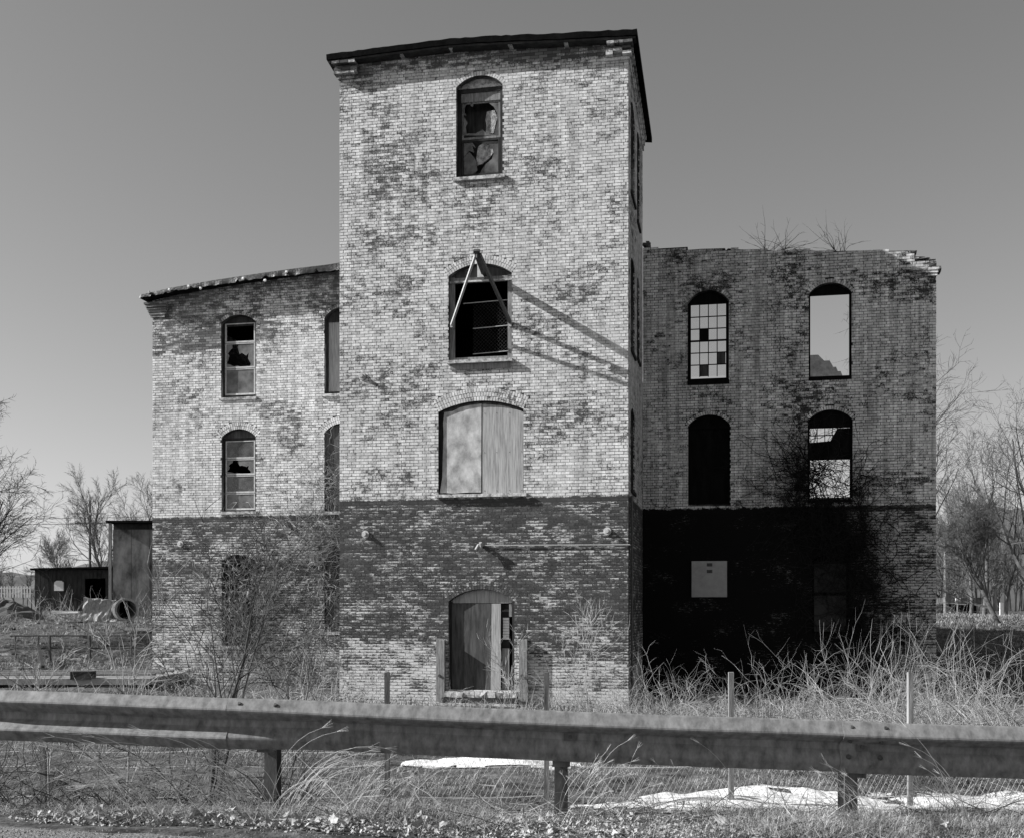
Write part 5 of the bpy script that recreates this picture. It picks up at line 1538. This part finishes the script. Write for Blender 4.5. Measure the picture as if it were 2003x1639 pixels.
# low shed
sd = 58
sh = empty('open_shed', (P(143, 0, sd).x, sd, gz(P(143, 0, sd).x, sd))); tag(sh, 'low dark flat roofed shed in the left background', 'shed'); L_ = sh.location
x0, x1 = P(68, 0, sd).x - L_.x, P(221, 0, sd).x - L_.x; zt = P(0, 1112, sd).z - L_.z
MB().box(x0, x1, 2.4, 2.5, -.3, zt - .05).build('back_wall', M['interior'], sh); MB().box(x0, x0 + .1, 0.0, 2.4, -.3, zt - .05).build('side_wall', M['dark_wood'], sh); MB().box(x1 - .1, x1, 0, 2.4, -.3, zt - .05).build('side_wall', M['dark_wood'], sh)
fm = holed_slab('front_wall', [(x0 + .1, -.3), (x1 - .1, -.3), (x1 - .1, zt - .05), (x0 + .1, zt - .05)], [[(x0 + 2.6, .1), (x1 - .35, .1), (x1 - .35, zt - .5), (x0 + 2.6, zt - .5)]], .08)
link('front_wall', fm, M['interior'], sh)
bw = .21; nb = int((x1 - x0 - .2) / bw)
for k in range(nb):
    xa_ = x0 + .1 + k * bw
    for za_, zb3 in (((-.3, zt - .05),) if not (xa_ > x0 + 2.5 and xa_ < x1 - .4) else ((zt - .5, zt - .05), (-.3, .1))):
        MB().box(xa_ + .006, xa_ + bw - .006, -.02 - random.uniform(0, .012), -.001, za_ + random.uniform(-.02, .02), zb3).build('board', M['dark_wood'], sh)
MB().prism([(x0 - .12, zt - .08), (x1 + .1, zt + .0), (x1 + .1, zt + .12), (x0 - .12, zt + .02)], -.3, 2.7).build('roof', M['black_roof'], sh)
a = P(115, 1145, sd - .1) - L_; pts = [(a.x - .24, a.z - .26), (a.x + .24, a.z - .26), (a.x + .24, a.z + .18), (a.x + .12, a.z + .26), (a.x - .12, a.z + .26), (a.x - .24, a.z + .18)]
MB().prism(pts, -.10, -.012).build('window_panel', M['white'], sh)
# tall shed
td = 50
ts = empty('tall_shed', (P(262, 0, td).x, td, gz(P(262, 0, td).x, td))); tag(ts, 'tall narrow shed of rust streaked sheets touching the left corner of the mill', 'shed'); L_ = ts.location
x0, x1 = P(221, 0, td).x - L_.x, P(330, 0, td).x - L_.x; zt = P(0, 1022, td).z - L_.z
w_ = (x1 - x0) / 3
for k in range(3): MB().box(x0 + k * w_, x0 + (k + 1) * w_ - .02, -.012 * (k % 2), .05, -.3, zt - .3).build('sheet', M['rust_sheet'], ts)
MB().box(x0, x1, .06, 2.4, -.3, zt - .05).build('body', M['dark_wood'], ts)
MB().box(x0 - .12, x1 + .1, -.55, 2.6, zt - .04, zt + .06).build('roof', M['black_roof'], ts)
MB().box(x0 - .02, x0 + .1, -.5, -.4, -.3, zt - .05).build('corner_post', M['grey_wood'], ts)
# crumpled tank and pipe
tk = empty('crumpled_tank', (P(190, 0, 43).x, 43, gz(P(190, 0, 43).x, 43))); tag(tk, 'crumpled rusty sheet metal tank lying in the weeds', 'tank'); L_ = tk.location
V = []; Fc = []; nx_, ny_ = 16, 7
for j in range(ny_):
    for i in range(nx_):
        t = i / (nx_ - 1); s = j / (ny_ - 1); a = P(158 + 70 * t + 6 * s, 1212 - 44 * s + 6 * t, 43) - L_
        V.append((a.x, .25 * math.sin(s * 3) - .5 * s * (1 - s) + random.uniform(-.06, .06), a.z + random.uniform(-.02, .02)))
for j in range(ny_ - 1):
    for i in range(nx_ - 1): a = j * nx_ + i; Fc.append([a, a + 1, a + nx_ + 1, a + nx_])
o = link('shell', np_mesh('shell', V, Fc), M['panel_board'], tk); md = o.modifiers.new('t', 'SOLIDIFY'); md.thickness = .05; md.offset = 1
a = P(232, 1170, 42.9) - L_; b = P(218, 1208, 42.9) - L_; MB().beam(a, b, .12, .1).build('strap', M['iron'], tk)
pp = empty('culvert_pipe', P(248, 1192, 42.5)); tag(pp, 'short wide pipe lying open end forward beside the crumpled tank', 'pipe'); pp.rotation_euler = (0, 0, R(28))
V = []; Fc = []; k = 24
for r_, y in ((.44, 0), (.44, 1.3), (.36, 1.3), (.36, 0)):
    for i in range(k): V.append((math.cos(6.2832 * i / k) * r_, y, math.sin(6.2832 * i / k) * r_))
for j in range(4):
    for i in range(k): a = j * k + i; b = j * k + (i + 1) % k; c = ((j + 1) % 4) * k + (i + 1) % k; d = ((j + 1) % 4) * k + i; Fc.append([a, b, c, d])
link('pipe_wall', np_mesh('pipe_wall', V, Fc), M['concrete'], pp)
MB().bar((0, 1.28, 0), (0, 1.32, 0), .43, sides=24).build('pipe_end', M['interior'], pp)
# debris: planks, a dark heap, snow scraps
for k, (px, py, d, l, an, lb) in enumerate(((128, 1197, 46, 1.1, 2, 'white plank lying on the ground in front of the low shed'), (270, 1231, 41, .9, 8, 'pale plank at the corner of the mill'), (215, 1238, 40, 1.2, -14, 'crooked pale branch lying behind the railing'))):
    p = P(px, py, d); o = MB().box(-l / 2, l / 2, -.12, .12, -.03, .05, .02).build('plank', M['white'] if k < 2 else M['stem']); o.location = p; o.rotation_euler = (0, R(an * .4), R(an)); tag(o, lb, 'plank')
V = []; Fc = []; hx = P(5, 0, 48).x; hy = 48; hz_ = gz(hx, hy)
for j in range(9):
    for i in range(18):
        a = 6.2832 * i / 18; r_ = 1.7 * (1 - j / 8); h = .9 * math.sin(j / 8 * 1.57)
        V.append((math.cos(a) * r_ * 1.2 + random.uniform(-.12, .12), math.sin(a) * r_, h - .1 + random.uniform(-.08, .08)))
for j in range(8):
    for i in range(18): a = j * 18 + i; b = j * 18 + (i + 1) % 18; Fc.append([a, b, b + 18, a + 18])
o = link('rubble_heap', np_mesh('rubble_heap', V, Fc), M['dark_brick']); o.location = (hx, hy, hz_); tag(o, 'dark heap of rubble at the left edge', 'heap')
V = []; Fc = []; rg = random.Random(31)
for i in range(300):
    y = rg.uniform(32, 50); x = -y * rg.uniform(.31, .5); s_ = rg.choice((.03, .05, .07, .11)) * rg.uniform(.6, 1.3); z = gz(x, y); b = len(V)
    a = rg.uniform(0, 3.14); lx, ly, lz = s_ * rg.uniform(.6, 3), s_, s_ * rg.uniform(.2, .6)
    for dx, dy, dz in ((-1, -1, -1), (1, -1, -1), (1, 1, -1), (-1, 1, -1), (-.8, -.8, 1), (.9, -.7, 1), (.7, .9, 1), (-.9, .8, 1)):
        dx *= lx * rg.uniform(.8, 1.1); dy *= ly; V.append((x + dx * math.cos(a) - dy * math.sin(a), y + dx * math.sin(a) + dy * math.cos(a), z + dz * lz))
    Fc += [[b + q for q in f] for f in ((0, 1, 5, 4), (1, 2, 6, 5), (2, 3, 7, 6), (3, 0, 4, 7), (4, 5, 6, 7))]
tag(link('yard_rubble', np_mesh('yard_rubble', V, Fc), M['rubble']), kind='stuff')
bush(-60, 300, 36, 50, 220, .4, 1.6, .009, 44, 'ragged weeds scattered over the yard left of the mill', m='vine', name='weed_patch', cat='weeds', grp='weeds in the yard')
bush(60, 300, 52, 57, 90, .5, 1.8, .012, 45, 'scraggy weeds against the low shed', m='vine', name='weed_patch', cat='weeds', grp='weeds in the yard')
# picket fence
pf = empty('picket_fence', (P(0, 0, 82).x, 82, gz(P(0, 0, 82).x, 82))); tag(pf, 'low white picket fence far off at the left edge', 'fence'); L_ = pf.location
for yp in (1150, 1160): MB().beam(P(-60, yp, 82) - L_, P(64, yp, 82) - L_, .05, .09).build('rail', M['white'], pf)
for i in range(22):
    a = P(-58 + i * 5.6, 1168, 82) - L_; b = P(-58 + i * 5.6, 1146, 82) - L_; MB().beam(a + Vector((0, -.06, 0)), b + Vector((0, -.06, 0)), .09, .03).build('picket', M['white'], pf)
# utility poles
def upole(px, d, ytop, arms, lb, m='bark', r=.11):
    x = P(px, 0, d).x; z = gz(x, d); o = empty('utility_pole', (x, d, z)); tag(o, lb, 'utility pole', 'utility poles'); zt = P(px, ytop, d).z - z
    MB().bar((0, 0, -.2), (0, 0, zt), r, r * .7, sides=8).build('shaft', M[m], o)
    for dz, w, mm in arms:
        MB().box(-w, w * .9, -.14, -.04, zt - dz - .07, zt - dz + .07).build('crossarm', M[mm], o)
        for k in (-.8, -.4, .4, .75): MB().bar((k * w, -.09, zt - dz + .07), (k * w, -.09, zt - dz + .22), .04, sides=6).build('insulator', M['white'], o)
    return o
upole(176, 92, 978, ((1.1, 1.5, 'white'), (1.9, 1.2, 'grey_wood')), 'dark utility pole with pale crossarms rising behind the low shed', r=.13)
upole(1849, 66, 1052, ((.5, .3, 'grey_wood'),), 'pale utility pole just right of the mill', 'grey_wood', r=.11)
upole(1873, 80, 1170, ((.2, .2, 'grey_wood'),), 'short pale pole beside the barn right of the mill', 'grey_wood', r=.07)
S = []
for zz in (0, .5):
    for i in range(30):
        t0, t1 = i / 30, (i + 1) / 30
        def q(t): x = -75 + 75 * t; return (P(176, 0, 92).x - 45 + 60 * t, 92 + 6 * t, P(176, 1003, 92).z + zz - 1.2 * math.sin(t * 3.14) * .6)
        S.append((*q(t0), *q(t1), .022, .022))
tag(link('overhead_wires', tube_mesh('overhead_wires', S, 3), M['iron']), 'two thin overhead wires running past the dark utility pole', 'wires')

# ------------------------------------------------------------------ right background
hd = 90
hs = empty('white_house', (P(1832, 0, hd).x, hd, gz(P(1832, 0, hd).x, hd))); tag(hs, 'small white gabled house just visible past the right corner of the mill', 'house'); L_ = hs.location
a0 = P(1808, 0, hd).x - L_.x; a1 = P(1845.5, 0, hd).x - L_.x; ze = P(0, 1178, hd).z - L_.z; zr = ze + .75
MB().prism([(a0, -.3), (a1, -.3), (a1, ze), ((a0 + a1) / 2, zr), (a0, ze)], 0, 5).build('wall', M['white'], hs)
for s in (0, 1):
    e = a0 - .1 if s == 0 else a1 + .1; m_ = (a0 + a1) / 2
    MB().prism([(e, ze - .02), (m_, zr + .08), (m_, zr + .16), (e, ze + .06)] if s == 0 else [(m_, zr + .08), (e, ze - .02), (e, ze + .06), (m_, zr + .16)], -.15, 5.2).build('roof', M['dark_wood'], hs)
MB().box(a1 - .55, a1 - .3, -.03, -.002, .3, .9).build('window', M['glass'], hs)
bn = empty('dark_barn', (P(1878, 0, 86).x, 86, gz(P(1878, 0, 86).x, 86))); tag(bn, 'long low dark barn behind the right utility pole', 'barn'); L_ = bn.location
a0 = P(1848, 0, 86).x - L_.x; a1 = P(1912, 0, 86).x - L_.x; ze = P(0, 1181, 86).z - L_.z
MB().box(a0, a1, 0, 4, -.3, ze).build('wall', M['interior'], bn)
MB().prism([(a0 - .2, ze + .003), (a1 + .2, ze + .003), (a1 + .2, ze + .5), (a0 - .2, ze + .5)], -.3, 4.2).build('roof', M['hill'], bn)
MB().box(a0 + .3, a1 - 1.0, -.4, -.1, -.2, .12).build('step', M['concrete'], bn)
ff = empty('field_fence', (P(1920, 0, 36).x, 36, gz(P(1920, 0, 36).x, 36))); tag(ff, 'row of thin dark fence stakes in the field right of the mill', 'fence'); L_ = ff.location
for px in (1895, 1918, 1938, 1959, 1985, 2010):
    x = P(px, 0, 36).x; MB().bar(Vector((x, 36, gz(x, 36) - .1)) - L_, Vector((x + .02, 36, gz(x, 36) + .55)) - L_, .03).build('stake', M['iron'], ff)
x = P(1959, 0, 60).x; o = MB().box(-.09, .09, -.05, .05, 0, .75, .01).build('marker_post', M['white']); o.location = (x, 60, gz(x, 60)); tag(o, 'small white marker post in the field right of the mill', 'marker post')
sp = empty('sign_post', (P(2001, 0, 30).x, 30, gz(P(2001, 0, 30).x, 30))); tag(sp, 'pole with a small white box and a curved arm at the right edge', 'sign'); zt = P(0, 1062, 30).z - sp.location.z
MB().bar((.12, 0, -.1), (.12, 0, zt), .035).build('shaft', M['grey_wood'], sp); MB().box(-.05, .11, -.08, -.03, zt - .6, zt - .3).build('box', M['white'], sp); MB().bar((-.32, 0, zt - .02), (.12, 0, zt + .04), .015).build('arm', M['white'], sp)
